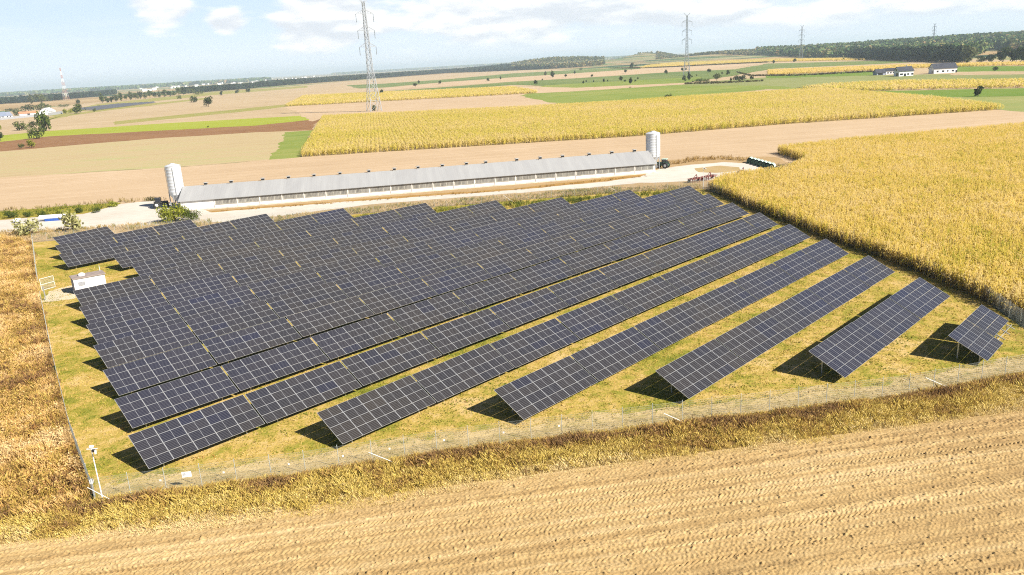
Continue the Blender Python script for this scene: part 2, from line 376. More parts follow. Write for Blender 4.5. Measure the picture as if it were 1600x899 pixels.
field('stubble_field', [(-90, 240), (-90, 192), (0, 176), (150, 160), (300, 147), (480, 133), (650, 119), (800, 110), (1000, 99), (1200, 92), (1400, 91.5), (1700, 95), (1700, 205), (1100, 260), (470, 250)], m_tan, 'pale tan stubble land stretching behind the barn to the woods')
field('meadow_strip', [(62, 186), (160, 170), (330, 152), (330, 154.5), (160, 174), (110, 181), (70, 190)], m_olive, 'thin olive grass strip beyond the lime green crop')
field('meadow_strip', [(75, 181), (150, 163), (330, 144.5), (480, 134), (480, 137), (330, 149), (160, 167), (90, 183)], m_olive, 'yellowish grass margin under the row of distant trees')
field('meadow_strip', [(180, 190), (420, 166), (480, 160), (480, 163), (420, 170.5), (180, 195)], m_olive, 'faint olive band across the stubble on the left')
field('young_crop', [(-90, 228), (0, 212), (75, 205), (250, 193.5), (400, 185), (505, 179.5), (503, 186), (400, 196.5), (75, 213.5), (0, 222), (-90, 236)], m_lime, 'bright lime green strip of young crop above the brown ploughed strip')
field('ploughed_strip', [(-90, 236), (0, 222), (75, 213.5), (400, 196.5), (500, 186), (488, 204), (400, 207), (250, 216), (0, 237), (-90, 247)], m_brown, 'dark reddish brown freshly ploughed strip at left')
field('pale_pasture', [(-90, 247), (0, 237), (250, 216), (400, 207), (488, 204), (470, 246.5), (300, 260), (0, 278), (-90, 286)], m_palegreen, 'pale greenish tan pasture between ploughed strip and bare field')
field('green_patch', [(445, 207), (488, 204), (470, 246.5), (420, 250), (438, 228)], m_midgreen, 'small green patch at the left end of the golden corn field')
field('bare_field', [(-90, 286), (0, 278), (300, 260), (470, 246), (1000, 213), (1200, 196.5), (1400, 183), (1570, 171), (1720, 176), (1720, 215), (1330, 240), (1200, 260), (1110, 270), (900, 275), (300, 330), (190, 325), (0, 334), (-90, 342)], m_pink, 'broad bare pinkish tan field behind the long barn')
field('tilled_plot', [(445, 167), (840, 145), (872, 161), (800, 171), (505, 185), (488, 190)], m_pink, 'striped tan plot around the foot of the large pylon')
field('meadow', [(812, 150), (825, 146.5), (875, 143.5), (1075, 131), (1200, 127), (1330, 131), (1400, 141), (1330, 142), (1282, 141), (1200, 139.5), (1050, 154.5), (875, 162.5)], m_midgreen, 'mottled green meadow behind the golden corn field')
field('meadow_light', [(1060, 131), (1200, 121), (1360, 118), (1500, 116), (1720, 114), (1720, 130), (1600, 128.5), (1400, 129.5), (1300, 134), (1250, 138.5), (1200, 134), (1075, 134)], soil('pasture_grey', [(.3, (.17, .20, .06)), (.5, (.24, .25, .09)), (.7, (.3, .3, .13))], (.006, .04, .6), (.5, .3, .2), bump=0), 'greyish green pasture in front of the white houses')
field('young_crop', [(1345, 143.5), (1400, 142), (1600, 138), (1720, 137), (1720, 150), (1600, 150.5), (1470, 152.5), (1420, 150)], m_vivid, 'vivid green crop strip right of the golden corn field')
field('pale_pasture', [(1420, 150.5), (1470, 152.5), (1600, 150.5), (1720, 149), (1720, 184), (1572, 173)], soil('pasture_pale', [(.3, (.22, .26, .08)), (.5, (0.252, 0.265, 0.082)), (.7, (0.353, 0.312, 0.136))], (.02, .08, .8), (.5, .3, .2), bump=0), 'pale green pasture with the lone tree at far right')
field('meadow_strip', [(540, 133.5), (600, 131), (700, 124), (800, 115), (900, 109.5), (1000, 104.5), (1000, 108), (900, 114.5), (800, 121), (700, 128), (600, 137), (560, 138.5)], m_green, 'far green strip below the left end of the woods')
field('bare_strip', [(600, 138), (700, 129), (800, 121.5), (900, 115), (1050, 105), (1200, 97), (1500, 93.5), (1500, 96), (1200, 99.5), (1100, 110), (1050, 112.5), (900, 122.5), (800, 128), (700, 134.5), (600, 141)], m_pink, 'narrow pinkish strip between two far green strips')
field('meadow_strip', [(475, 149.5), (600, 143), (700, 136), (800, 128), (900, 122.7), (1050, 113), (1150, 108.5), (1200, 99.5), (1400, 94.5), (1420, 98), (1210, 107.5), (1150, 118), (1100, 126), (1075, 129), (900, 136.5), (800, 133), (700, 141), (600, 146)], m_green, 'long dark green strip dotted with small trees')
field('meadow_light', [(850, 134), (900, 131), (1040, 123), (1100, 121), (1075, 129.5), (900, 137.5), (840, 137)], m_midgreen, 'lighter green lower half of the tree dotted strip')
field('bare_strip', [(800, 135.5), (900, 137.5), (1075, 129.5), (1075, 132), (900, 143), (838, 146)], m_pink, 'pinkish strip above the mottled green meadow')
field('meadow_strip', [(1200, 118), (1365, 111), (1370, 118), (1200, 122.5)], m_vivid, 'deep green strip left of the white houses')
field('meadow_strip', [(1480, 104.5), (1720, 102.5), (1720, 112), (1486, 112.5)], m_vivid, 'deep green strip right of the white houses')
field('stubble_strip', [(1486, 112.7), (1720, 111), (1720, 115), (1484, 118)], m_tan, 'tan stubble strip beside the right hand house')

field('corn_soil', [(1112, 297), (1190, 329), (1290, 369), (1440, 425), (1545, 470), (1610, 496), (1900, 640), (2100, 560), (2000, 190), (1760, 190), (1600, 201), (1330, 226), (1215, 240), (1262, 256), (1228, 274), (1170, 281)], soil('corn_soil', [(.3, (.22, .15, .07)), (.5, (.33, .24, .12)), (.7, (.44, .33, .18))], (.05, .5, 4), (.4, .35, .25), bump=.4), 'dry tan soil under the right hand corn')
# farmyard, gravel, verges
m_verge = soil('dry_verge', [(.3, (0.302, 0.195, 0.082)), (.5, (0.395, 0.265, 0.129)), (.72, (0.462, 0.328, 0.184))], (.05, .3, 3.0), (.4, .35, .25), bump=.4)
field('dry_verge', [(-90, 346), (0, 334), (190, 322), (300, 328), (600, 300), (1000, 262), (1030, 252), (1110, 246), (1210, 246), (1260, 262), (1200, 290), (1100, 300), (1100, 330), (600, 400), (100, 400), (-90, 390)], m_verge, 'dry grassy verge around the gravel road and the barn')
m_bank = soil('weedy_bank', [(.3, (.20, .21, .03)), (.5, (0.286, 0.234, 0.034)), (.7, (0.378, 0.281, 0.088))], (.1, .5, 3.0), (.4, .35, .25), bump=.5)
field('weedy_bank', [(-90, 346), (0, 331.5), (110, 322.5), (190, 317.5), (182, 324), (130, 334.5), (0, 344.5), (-90, 352)], m_bank, 'green and yellow weedy bank above the pale road at left')
field('barn_verge', [(330, 331), (600, 309), (800, 296), (1010, 272), (1030, 268), (1010, 276.5), (950, 283.5), (800, 299), (600, 313), (440, 325), (335, 333)], soil('orange_verge', [(.3, (.30, .17, .05)), (.5, (0.353, 0.203, 0.061)), (.7, (0.420, 0.281, 0.109))], (.15, .6, 3), (.4, .35, .25), bump=.4), 'orange dry grass verge along the barn wall')
field('gravel_road', [(-90, 357), (0, 345), (130, 335.5), (190, 319.5), (240, 314.5), (290, 320), (330, 333), (440, 324), (600, 312), (800, 298), (950, 284.5), (1000, 277), (1030, 265), (1080, 258), (1130, 254), (1170, 256.5), (1200, 263), (1212, 270), (1160, 277), (1110, 282.5), (1060, 284.5), (1000, 286.5), (950, 291.5), (800, 303), (600, 318.5), (500, 330), (440, 338), (380, 346), (250, 352), (130, 358), (0, 363), (-90, 372)], soil('pale_gravel_road', [(.3, (.47, .41, .33)), (.5, (.56, .505, .43)), (.72, (.64, .60, .52))], (.06, .4, 4.0), (.5, .3, .2), rows=(.12, 2.0, .25), bump=.2), 'pale gravel road along the barn with a turning loop')
field('yard_island', [(1085, 264), (1125, 259.5), (1155, 262), (1158, 267), (1120, 271), (1092, 270)], soil('island_weeds', [(.3, (0.302, 0.234, 0.088)), (.5, (0.403, 0.289, 0.136)), (.7, (0.462, 0.328, 0.184))], (.15, .6, 3), (.4, .35, .25), bump=.4), 'weedy island inside the gravel turning loop')

# ------------------------------------------------------------------ solar farm ground and fences
FC = [g(149, 784), g(50, 380), g(1098, 295.5), g(1600, 503), g(1700, 560)]
FRONT = [g(149, 784), g(474, 742), g(722, 702.5), g(1040, 664), g(1409, 620), g(1600, 584.5)]
LEFT = [g(149, 784), g(112, 680), g(84, 565), g(61, 450), g(52, 380)]
p0 = g(1520, 458.5); p1 = g(1098, 295.5)
end_right = FRONT[-1] + (FRONT[-1] - FRONT[-2]) * .42
RIGHT = [g(1098, 295.5), g(1326, 379), g(1520, 458.5), end_right]
FRONT = FRONT[:-1] + [FRONT[-1], end_right]
BACK = [g(52, 380), g(786, 316), g(965, 302), g(1098, 295.5)]
farm_poly = FRONT + RIGHT[::-1][1:] + BACK[::-1][1:] + LEFT[::-1][1:-1]
m_farm = soil('farm_grass', [(.37, (.13, .155, .018)), (.455, (.27, .24, .035)), (.525, (.45, .31, .08)), (.60, (.56, .40, .17)), (.66, (.33, .16, .04))], (.10, .55, 4.0), (.42, .33, .25), bump=.7, bump_scale=5, bump_dist=.12)
me = bpy.data.meshes.new('farm_grass'); me.from_pydata([(p[0], p[1], .30) for p in farm_poly], [], [tuple(range(len(farm_poly)))])
for v in me.vertices: v.co.z = .004 * (_layer[0] + 1)
me.materials.append(m_farm)
if me.polygons[0].normal.z < 0: me.flip_normals()
_layer[0] += 1
tag(link('farm_grass', me), 'patchy green and straw coloured short grass between the solar rows', 'grass', kind='structure')
GZ = .004 * _layer[0]
def inset(pts, d):
    out = []
    for i_, p in enumerate(pts):
        a_ = pts[max(0, i_ - 1)][:2]; b_ = pts[min(len(pts) - 1, i_ + 1)][:2]; v_ = (b_ - a_) / np.linalg.norm(b_ - a_); out.append(p[:2] + np.array([-v_[1], v_[0]]) * d)
    return out
_layer[0] += 1
mi = inset(FRONT, 3.0); rg_ = np.random.default_rng(2); dense = []
for a_, b_ in zip(mi, mi[1:]):
    for k in range(14): dense.append(a_ + (b_ - a_) * k / 14 + rg_.normal(0, .45, 2))
pts = [tuple(p) for p in inset(FRONT, -1.0)] + [tuple(p) for p in dense[::-1]]
me = bpy.data.meshes.new('pale_margin'); me.from_pydata([(p[0], p[1], .004 * _layer[0]) for p in pts], [], [tuple(range(len(pts)))])
me.materials.append(soil('pale_margin', [(.34, (.28, .24, .075)), (.46, (.44, .325, .13)), (.58, (.53, .395, .19)), (.7, (.42, .33, .14))], (.3, 1.2, 5.0), (.4, .35, .25), bump=.7, bump_scale=5, bump_dist=.1))
if me.polygons[0].normal.z < 0: me.flip_normals()
tag(link('pale_margin', me), 'pale greyish strip of dead grass along the front fence', 'grass', kind='structure')
field('concrete_path', [(66, 474), (76, 457), (112, 447), (130, 449), (138, 463), (112, 469), (88, 472)], soil('pale_pad', [(.3, (0.504, 0.390, 0.258)), (.5, (0.588, 0.484, 0.340)), (.7, (0.638, 0.546, 0.408))], (.2, .8, 4), (.4, .35, .25), bump=.2), 'pale sandy pad leading from the open gate to the white cabin')
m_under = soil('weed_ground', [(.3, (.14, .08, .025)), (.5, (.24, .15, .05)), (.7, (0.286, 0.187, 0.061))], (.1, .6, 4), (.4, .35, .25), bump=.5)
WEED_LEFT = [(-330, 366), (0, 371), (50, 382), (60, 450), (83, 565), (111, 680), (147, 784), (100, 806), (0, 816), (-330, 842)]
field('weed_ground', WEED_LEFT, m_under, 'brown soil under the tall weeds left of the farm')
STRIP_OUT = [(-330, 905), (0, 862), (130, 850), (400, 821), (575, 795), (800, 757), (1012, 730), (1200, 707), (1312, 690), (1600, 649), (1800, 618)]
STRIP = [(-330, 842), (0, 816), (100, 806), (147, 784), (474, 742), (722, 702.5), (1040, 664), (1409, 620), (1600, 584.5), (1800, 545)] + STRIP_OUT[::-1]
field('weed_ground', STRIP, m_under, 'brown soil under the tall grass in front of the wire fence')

# foreground harrowed field: real ridges, tyre-lug prints and clods
e0, e1 = g(0, 861), g(1600, 650); fd = (e1 - e0)[:2]; fl = np.linalg.norm(fd); fd = fd / fl; fn = np.array([fd[1], -fd[0]])
ns, nd = 2200, 400; s = np.linspace(-13, fl + 26, ns); d = np.linspace(-.6, 23, nd)
SS, DD = np.meshgrid(s, d, indexing='ij'); rng = np.random.default_rng(5); Zf = np.zeros_like(SS); cover = np.zeros_like(SS)
for k in range(46):
    c = rng.uniform(-.5, 22); sl_ = rng.normal(0, .022); cv = rng.normal(0, .0005); wdt = rng.uniform(.24, .44); per = rng.uniform(.26, .44); sk = rng.choice([-1, 1]) * rng.uniform(.5, 1.4); amp = rng.uniform(.25, 1.0) ** 1.3
    for off in (0, 1.9):
        dd = DD - (c + off + sl_ * (SS - 40) + cv * (SS - 40) ** 2 + .15 * (vnoise(SS * .08, SS * 0 + k, 9) - .5))
        msk = np.clip((wdt - np.abs(dd)) / .07, 0, 1); fade = np.clip(fbm(SS * .06, DD * .3 + k, 40 + k, 2) * 4 - 1.3, 0, 1)
        lug = np.clip(np.sin(2 * np.pi * (SS + sk * np.abs(dd) + .1 * vnoise(SS * 2, DD * 2, k)) / per) * 1.6, -1, 1) * .045 * amp - .034
        Zf = Zf * (1 - msk * fade) + msk * fade * lug; cover = np.maximum(cover, msk * fade)
cl = fbm(SS * 2.6, DD * 5.0, 60, 3) - .5; chop = np.sin(2 * np.pi * (SS * .9 + DD * 1.7 + .9 * fbm(SS * .6, DD * .9, 71, 2)) / .27) * fbm(SS * .35, DD * .8, 72, 2)
fine = fbm(SS * 6.5, DD * 8.0, 75, 2) - .5
Zf += (1 - .8 * cover) * (.08 * cl + .03 * chop + .11 * fine) + .04 * fine + .08 * (fbm(SS * .2, DD * .6, 80, 2) - .5)
spots = fbm(SS * 3.7, DD * 5.5, 90, 2); Zf += np.clip(spots - .68, 0, 1) * .5
P = e0[:2] + SS[..., None] * fd + DD[..., None] * fn
edge = np.clip((DD + .6) / 1.0, 0, 1); Zf = Zf * edge + .06 + GZ
V = np.c_[P.reshape(-1, 2), Zf.ravel()]; idx = np.arange(ns * nd).reshape(ns, nd)
Q = np.c_[idx[:-1, :-1].ravel(), idx[:-1, 1:].ravel(), idx[1:, 1:].ravel(), idx[1:, :-1].ravel()]
m_fore = soil('harrowed_soil', [(.34, (.31, .20, .085)), (.48, (.415, .278, .12)), (.58, (.46, .32, .15)), (.72, (.56, .41, .215))], (.06, .6, 6.0), (.3, .3, .4), rows=(.147, .7, .7), bump=.6, bump_scale=12, bump_dist=.04)
fo = link('harrowed_field', np_mesh('harrowed_field', V, Q, m_fore)); tag(fo, 'harrowed straw coloured field with tyre lug tracks in the foreground', 'field', kind='structure')

# ------------------------------------------------------------------ solar tables
TILT, PZ_TOP, PZ_LOW, SLOPE = R(27.13), 2.55, .70, 4.06
ORD = ['zeroth', 'first', 'second', 'third', 'fourth', 'fifth', 'sixth', 'seventh', 'eighth', 'ninth', 'tenth', 'eleventh', 'twelfth', 'thirteenth', 'fourteenth', 'fifteenth', 'sixteenth', 'seventeenth', 'eighteenth', 'nineteenth', 'twentieth']
ROWS = [((1481.3, 525.7), (1533.6, 477.3)), ((1263, 551), (1436.9, 434.6)), ((1024, 581), (1357, 400.6)), ((771.3, 611.3), (1290, 374.4)),
        ((495, 646.9), (1233.8, 351.3)), ((200, 682.8), (1187, 333)), ((178.5, 626.3), (1144, 317.5)), ((160.6, 580.4), (1107.5, 303.8)),
        ((146, 541.9), (1077, 291.3)), ((134.4, 509.6), (984, 297.5)), ((123.8, 481), (877.5, 309)), ((113.8, 455.6), (775, 313.8)),
        ((205, 413.8), (665, 318)), ((175.6, 399.4), (536, 326)), ((92, 398.8), (416, 335)), ((85.6, 384.8), (297.5, 343.8)), ((82, 372), (167.5, 355))]
mb = MB(); hw, hh, th_ = 1.03, .495, .035
mb.add([(-hw + .028, -hh + .012, 0), (hw - .028, -hh + .012, 0), (hw - .028, hh - .012, 0), (-hw + .028, hh - .012, 0)], [(0, 1, 2, 3)], 0)
for x0, x1, y0, y1 in ((-hw, -hw + .028, -hh, hh), (hw - .028, hw, -hh, hh), (-hw + .028, hw - .028, -hh, -hh + .012), (-hw + .028, hw - .028, hh - .012, hh)):
    mb.box(((x0 + x1) / 2, (y0 + y1) / 2, -.012), (x1 - x0, y1 - y0, .034), 1)
mb.add([(-hw, -hh, -.029), (-hw, hh, -.029), (hw, hh, -.029), (hw, -hh, -.029)], [(0, 1, 2, 3)], 2)
PANEL = mb.mesh('solar_panel', [M['glass'], M['alu'], M['backsheet']])
_ct, _st = math.cos(TILT), math.sin(TILT)
def slope_pt(x, q, off=0.0):                 # q metres down the slope from the high edge; local frame, +y towards the high edge
    y = SLOPE * _ct / 2 - q * _ct; z = PZ_TOP - q * _st
    return (x, y - off * _st * -1 * -1, z + off * _ct) if off else (x, y, z)
_frames = {}
def frame_mesh(n, p):
    k = (n, round(p, 2))
    if k not in _frames:
        b = MB(); w = n * p
        nb = 4 if n >= 4 else 3
        for i in range(nb):
            x = -w / 2 + w * (i + .5) / nb
            a = slope_pt(x, .06, -.09); c = slope_pt(x, SLOPE - .06, -.09); b.bar(a, c, .07, h=.09)
        for q in (.55, 1.5, 2.55, 3.5):
            b.bar(slope_pt(-w / 2 + .03, q, -.17), slope_pt(w / 2 - .03, q, -.17), .05)
        _frames[k] = b.mesh('mounting_frame', M['steel'])
    return _frames[k]
def post_mesh(h):
    b = MB(); b.bar((0, 0, -.3), (0, 0, h), .10, h=.07); b.box((0, 0, h + .01), (.16, .12, .02)); return b.mesh('support_post', M['steel'])
QF, QR = 3.1, .9
hF = PZ_TOP - QF * _st - .235; hR = PZ_TOP - QR * _st - .235
POST_F, POST_R = post_mesh(hF), post_mesh(hR)
def table_sizes(n):
    full, r = divmod(n, 5)
    if r == 0: return [5] * full
    if r == 1: return [5] * (full - 1) + [3, 3]
    if r == 2: return [5] * (full - 1) + [4, 3]
    if r == 3: return [5] * (full - 1) + [4, 4]
    return [5] * full + [4]
for ri, (tl, tr) in enumerate(ROWS, 1):
    a = g(*tl, PZ_TOP); b_ = g(*tr, PZ_TOP); v = (b_ - a)[:2]; ln = float(np.linalg.norm(v)); az = math.atan2(v[1], v[0]); u = v / ln
    n = 5 if ri == 17 else 6 if ri == 1 else max(5, round((ln + .1) / 2.122)); sizes = table_sizes(n); gap = .17
    p = (ln - gap * (len(sizes) - 1)) / n; x = 0.0
    dn = np.array([math.sin(az), -math.cos(az)])                # towards the low edge
    rnd = random.Random(ri)
    for ti, k in enumerate(sizes, 1):
        c = a[:2] + u * (x + k * p / 2) + dn * SLOPE * _ct / 2; x += k * p + gap
        where = 'the short front row at right' if ri == 1 else f'the {ORD[ri]} panel row from the right corner'
        if ri == 1: lab = ('complete solar table at left of the two in the shortest, rightmost row' if ti == 1 else 'solar table with its lowest panels missing and bare rails showing')
        elif ri == 17: lab = 'single solar table alone in the farthest row, nearest the road'
        elif ti == 1: lab = f'solar table at the left end of {where}'
        elif ti == len(sizes): lab = f'solar table at the right end of {where}'
        else: lab = f'{ORD[ti]} solar table from the left in {where}'
        t = empty('solar_table', (c[0], c[1], GZ), az, lab, 'solar table', 'solar tables standing in rows inside the fence')
        dz = rnd.uniform(-.03, .03); t.rotation_euler = (rnd.gauss(0, .005), rnd.gauss(0, .0022), az)
        for cx in range(k):
            for q in range(4):
                if ri == 1 and ti == 2 and q == 3: continue
                loc = slope_pt(-k * p / 2 + (cx + .5) * p, (q + .5) * 1.015)
                link('solar_panel', PANEL, t, (loc[0], loc[1], loc[2] + dz), (TILT, 0, 0), ((p - .012) / (2 * hw), 1, 1))
        link('mounting_frame', frame_mesh(k, p), t, (0, 0, dz))
        for sx in (-.36, .36):
            for q, me in ((QF, POST_F), (QR, POST_R)):
                link('support_post', me, t, (sx * k * p, slope_pt(0, q)[1], dz))

# ------------------------------------------------------------------ wire fences
def polyline(pts):
    P = [np.array(p[:2]) for p in pts]; L_ = [0]
    for q, r_ in zip(P, P[1:]): L_.append(L_[-1] + np.linalg.norm(r_ - q))
    def f(s_):
        s_ = min(max(s_, 0), L_[-1] - 1e-6)
        for i_ in range(len(P) - 1):
            if s_ <= L_[i_ + 1]: return P[i_] + (P[i_ + 1] - P[i_]) * (s_ - L_[i_]) / (L_[i_ + 1] - L_[i_])
    return f, L_[-1]
FH = 1.9
def fence(pts, label, step=2.62, wires=True, wsp=.06, thick=.0045, skip=None, tags=False):
    f, ln = polyline(pts); root = empty('wire_fence', (*f(0), GZ), 0, label, 'fence', 'wire fences around the solar farm'); o = f(0)
    pm = MB(); pm.tube((0, 0, -.3), (0, 0, FH + .12), .024, n=6); pm.tube((0, 0, FH + .12), (0, 0, FH + .15), .035, .01, n=6); pme = pm.mesh('fence_post', M['wire'])
    n = int(ln / step); st = ln / n; ns_ = [i_ for i_ in range(n + 1)]
    keep = ns_ if len(ns_) <= 100 else ns_
    for i_ in keep:
        q = f(i_ * st)
        if skip and skip[0] < i_ * st < skip[1]: continue
        link('fence_post', pme, root, (q[0] - o[0], q[1] - o[1], 0))
    V, T = [], []
    def quadbar(a, b_, w):
        a = np.array(a); b_ = np.array(b_); d_ = b_ - a
        hv = np.array([d_[1], -d_[0], 0]) if abs(d_[2]) < .5 else None
        if hv is None: u1, u2 = np.array([w, 0, 0]) / 2, np.array([0, w, 0]) / 2
        else: u1 = hv / np.linalg.norm(hv) * w / 2; u2 = np.array([0, 0, w / 2])
        base = len(V)
        for p_ in (a, b_):
            V.extend([p_ - u1 - u2, p_ + u1 - u2, p_ + u1 + u2, p_ - u1 + u2])
        for q_ in ((0, 1, 5, 4), (1, 2, 6, 5), (2, 3, 7, 6), (3, 0, 4, 7)): T.append([base + i_ for i_ in q_])
    s_ = 0
    while s_ < ln:
        if not (skip and skip[0] < s_ < skip[1]):
            q = f(s_) - o; quadbar((q[0], q[1], .05), (q[0], q[1], FH), thick)
        s_ += wsp
    for i_ in range(n):
        if skip and skip[0] < (i_ + .5) * st < skip[1]: continue
        q, r_ = f(i_ * st) - o, f((i_ + 1) * st) - o
        for z in np.linspace(.06, FH, 10): quadbar((q[0], q[1], z), (r_[0], r_[1], z), thick * (1.4 if z > FH - .05 else 1))
    link('wire_mesh', np_mesh('wire_mesh', np.array(V), np.array(T), M['wire']), root)
    if tags:
        tm = MB(); tm.box((0, 0, 0), (.14, .012, .14)); tme = tm.mesh('white_tag', M['white'])
        for px, py in ((246, 763), (344, 750), (448, 737), (537, 725), (611, 714), (698, 702), (790, 690), (880, 679)):
            q = g(px, py, 1.0); best = min((np.linalg.norm(f(s2) - q[:2]), s2) for s2 in np.arange(0, ln, .25))[1]
            w = f(best) - o; az = math.atan2(*(f(best + .3) - f(best - .3))[::-1])
            link('white_tag', tme, root, (w[0] + .03 * math.sin(az), w[1] - .03 * math.cos(az), 1.0), (0, 0, az))
    return root, f, ln
fr, ff, _ = fence(FRONT, 'galvanised wire fence along the front of the solar farm', tags=True)
gs = [min(np.arange(0, 130, .25), key=lambda s_: np.linalg.norm(polyline(LEFT)[0](s_) - g(x, y)[:2])) for x, y in ((66, 475), (60, 447))]
fence(LEFT, 'wire fence seen end on beside the tall weeds at left', step=2.7, skip=(min(gs), max(gs)))
fence(BACK, 'wire fence between the farthest panels and the gravel road', step=2.7, wsp=.08, thick=.008)
fence(RIGHT, 'wire fence in front of the shaded corn edge at right', step=2.7, wsp=.07)
def brace(px0, z0, px1, label, w=.045):
    a, b_ = g(*px0, z0), g(*px1, 0); m_ = MB(); m_.tube((0, 0, z0), tuple(b_[:2] - a[:2]) + (0.0,), w / 2, n=8); m_.box((b_[0] - a[0], b_[1] - a[1], .02), (.14, .14, .05))
    tag(m_.build('fence_brace', M['white'], loc=(a[0], a[1], GZ)), label, 'brace', 'slanting white fence braces')
brace((576, 709), 1.6, (624, 728), 'slanting white brace pole in the front fence, left one')
brace((1037, 648), 1.6, (1078, 666), 'slanting white brace pole in the middle of the front fence')
brace((1446, 592), 1.6, (1478, 606), 'slanting white brace pole in the front fence below the smallest solar row')
brace((137, 764), 1.7, (179, 786), 'slanting white brace at the near left fence corner')
brace((1318, 364), 1.7, (1327, 380), 'slanting white brace on the corn side fence, farther one')
brace((1503, 433), 1.9, (1521, 459), 'slanting white brace on the corn side fence, nearer one')
brace((786, 305.5), 1.8, (801, 316), 'slanting white brace in the back fence left of a green thicket')
brace((952, 293.5), 1.7, (966, 300.5), 'slanting white brace in the back fence near the far panels')

# open gate leaf, corner poles, sign, cabin
a, b_ = g(66, 456), g(84, 451); gate = empty('farm_gate', (a[0], a[1], GZ), math.atan2(b_[1] - a[1], b_[0] - a[0]), 'open white mesh gate leaf beside the small cabin', 'gate')
gl = float(np.linalg.norm(b_ - a)) + .3; m_ = MB()
for p_, q_ in (((0, 0, .1), (0, 0, 1.95)), ((gl, 0, .1), (gl, 0, 1.95)), ((0, 0, .1), (gl, 0, .1)), ((0, 0, 1.95), (gl, 0, 1.95)), ((0, 0, 1.0), (gl, 0, 1.0))): m_.bar(p_, q_, .045)
m_.build('gate_frame', M['white'], gate); m_ = MB()
for k in range(int(gl / .1)): m_.bar((.1 * k + .05, 0, .12), (.1 * k + .05, 0, 1.93), .012)
for k in range(8): m_.bar((0, 0, .2 + .22 * k), (gl, 0, .2 + .22 * k), .010)
m_.build('gate_mesh', M['wire'], gate)
q = g(72, 470); m_ = MB(); m_.bar((0, 0, 0), (0, 0, 2.1), .12); m_.box((0, 0, 2.12), (.16, .16, .04)); tag(m_.build('gate_post', M['steel'], loc=(q[0], q[1], GZ)), 'square steel gate post on the sandy pad', 'post')

def cctv(base_px, top_px, label, head=1.0):
    b0 = g(*base_px); X0, Y0, Z0 = proj(np.array([b0])); hgt = min(np.arange(1.5, 9, .02), key=lambda h_: abs(proj(np.array([b0 + [0, 0, h_]]))[1][0] - top_px[1]))
    t = empty('camera_pole', (b0[0], b0[1], GZ), 0, label, 'pole', 'white surveillance poles')
    m_ = MB(); m_.tube((0, 0, 0), (0, 0, hgt - .2), .05, .035, n=12); m_.box((0, 0, .02), (.3, .3, .04)); m_.build('pole', M['white'], t)
    m_ = MB(); m_.bar((-.35, 0, hgt - .25), (.45, 0, hgt - .25), .06); m_.box((.05, 0, hgt - .05), (.28, .15, .15)); m_.build('junction_box', M['white'], t)
    m_ = MB(); m_.bar((.35, -.1, hgt - .38), (.5, -.42, hgt - .44), .12); m_.build('camera', M['white'], t)
    m_ = MB(); m_.lathe([(0, -.22), (.08, -.2), (.12, -.1), (.12, 0)], (.15, 0, hgt - .3), 12); m_.build('dome_camera', M['black'], t)
cctv((162, 787), (141, 699), 'tall white surveillance camera pole at the near left fence corner')
cctv((1099, 296), (1099, 262), 'white surveillance camera pole at the far right fence corner')
q = g(150, 783); t = empty('sensor_post', (q[0], q[1], GZ), 0, 'short dark post with white sensor head beside the corner pole', 'post')
m_ = MB(); m_.tube((0, 0, 0), (0, 0, 1.45), .05, n=10); m_.build('post', M['steel'], t); m_ = MB(); m_.box((0, 0, 1.6), (.22, .2, .34)); m_.build('sensor_head', M['white'], t)
q = g(287, 753, 1.35); best = min(np.arange(0, 60, .1), key=lambda s_: np.linalg.norm(ff(s_) - q[:2])); w = ff(best); az = math.atan2(*(ff(best + .5) - ff(best - .5))[::-1])
t = empty('warning_sign', (w[0] + .05 * math.sin(az), w[1] - .05 * math.cos(az), 1.35), az, 'small white notice board wired to the front fence', 'sign')
m_ = MB(); m_.box((0, 0, 0), (.72, .02, .46)); m_.build('board', M['white'], t)
m_ = MB(); m_.box((-.2, -.013, .08), (.2, .004, .05)); m_.box((-.18, -.013, -.02), (.24, .004, .05)); m_.build('print', M['black'], t)

# transformer cabin
c0 = g(114, 437, 2.55); c1 = g(163, 428, 2.55); c2 = g(104, 432.5, 2.55); ux = (c1 - c0)[:2]; cw = float(np.linalg.norm(ux)); caz = math.atan2(ux[1], ux[0]); cdep = 2.6
t = empty('transformer_cabin', (c0[0], c0[1], GZ), caz, 'small white cabin with flat brownish roof beside the gate', 'cabin')
m_ = MB(); m_.box((cw / 2, cdep / 2, 1.2), (cw, cdep, 2.4)); m_.build('wall', M['whitewall'], t)
m_ = MB(); m_.box((cw / 2, cdep / 2, 2.47), (cw + .3, cdep + .3, .16)); rf = m_.build('roof', M['cabinroof'], t)
m_ = MB(); m_.lathe([(.5, 0), (.5, .18), (.42, .32), (.2, .42), (0, .45)], (cw * .32, cdep * .5, 2.55), 16); m_.build('roof_vent', M['white'], rf)
m_ = MB(); m_.box((1.05, -.02, 1.55), (.95, .05, .62))
for k in range(5): m_.bar((.6, -.05, 1.3 + .12 * k), (1.5, -.05, 1.3 + .12 * k), .03)
m_.build('vent_grille', M['greyfence'], t)
m_ = MB(); m_.box((-.02, .9, 1.05), (.05, 1.0, 2.0)); dr = m_.build('door', M['greyfence'], t); m_ = MB(); m_.box((-.06, 1.3, 1.05), (.05, .05, .18)); m_.build('handle', M['black'], dr)
m_ = MB(); m_.box((-.02, 2.0, 1.05), (.05, .95, 2.0)); m_.build('door', M['greyfence'], t)
m_ = MB(); m_.bar((cw - .2, cdep - .3, 2.5), (cw - .2, cdep - .3, 3.4), .05); m_.build('antenna', M['white'], t)
m_ = MB(); m_.box((cw / 2, cdep / 2, .08), (cw + .1, cdep + .1, .16)); m_.build('plinth', M['greyfence'], t)

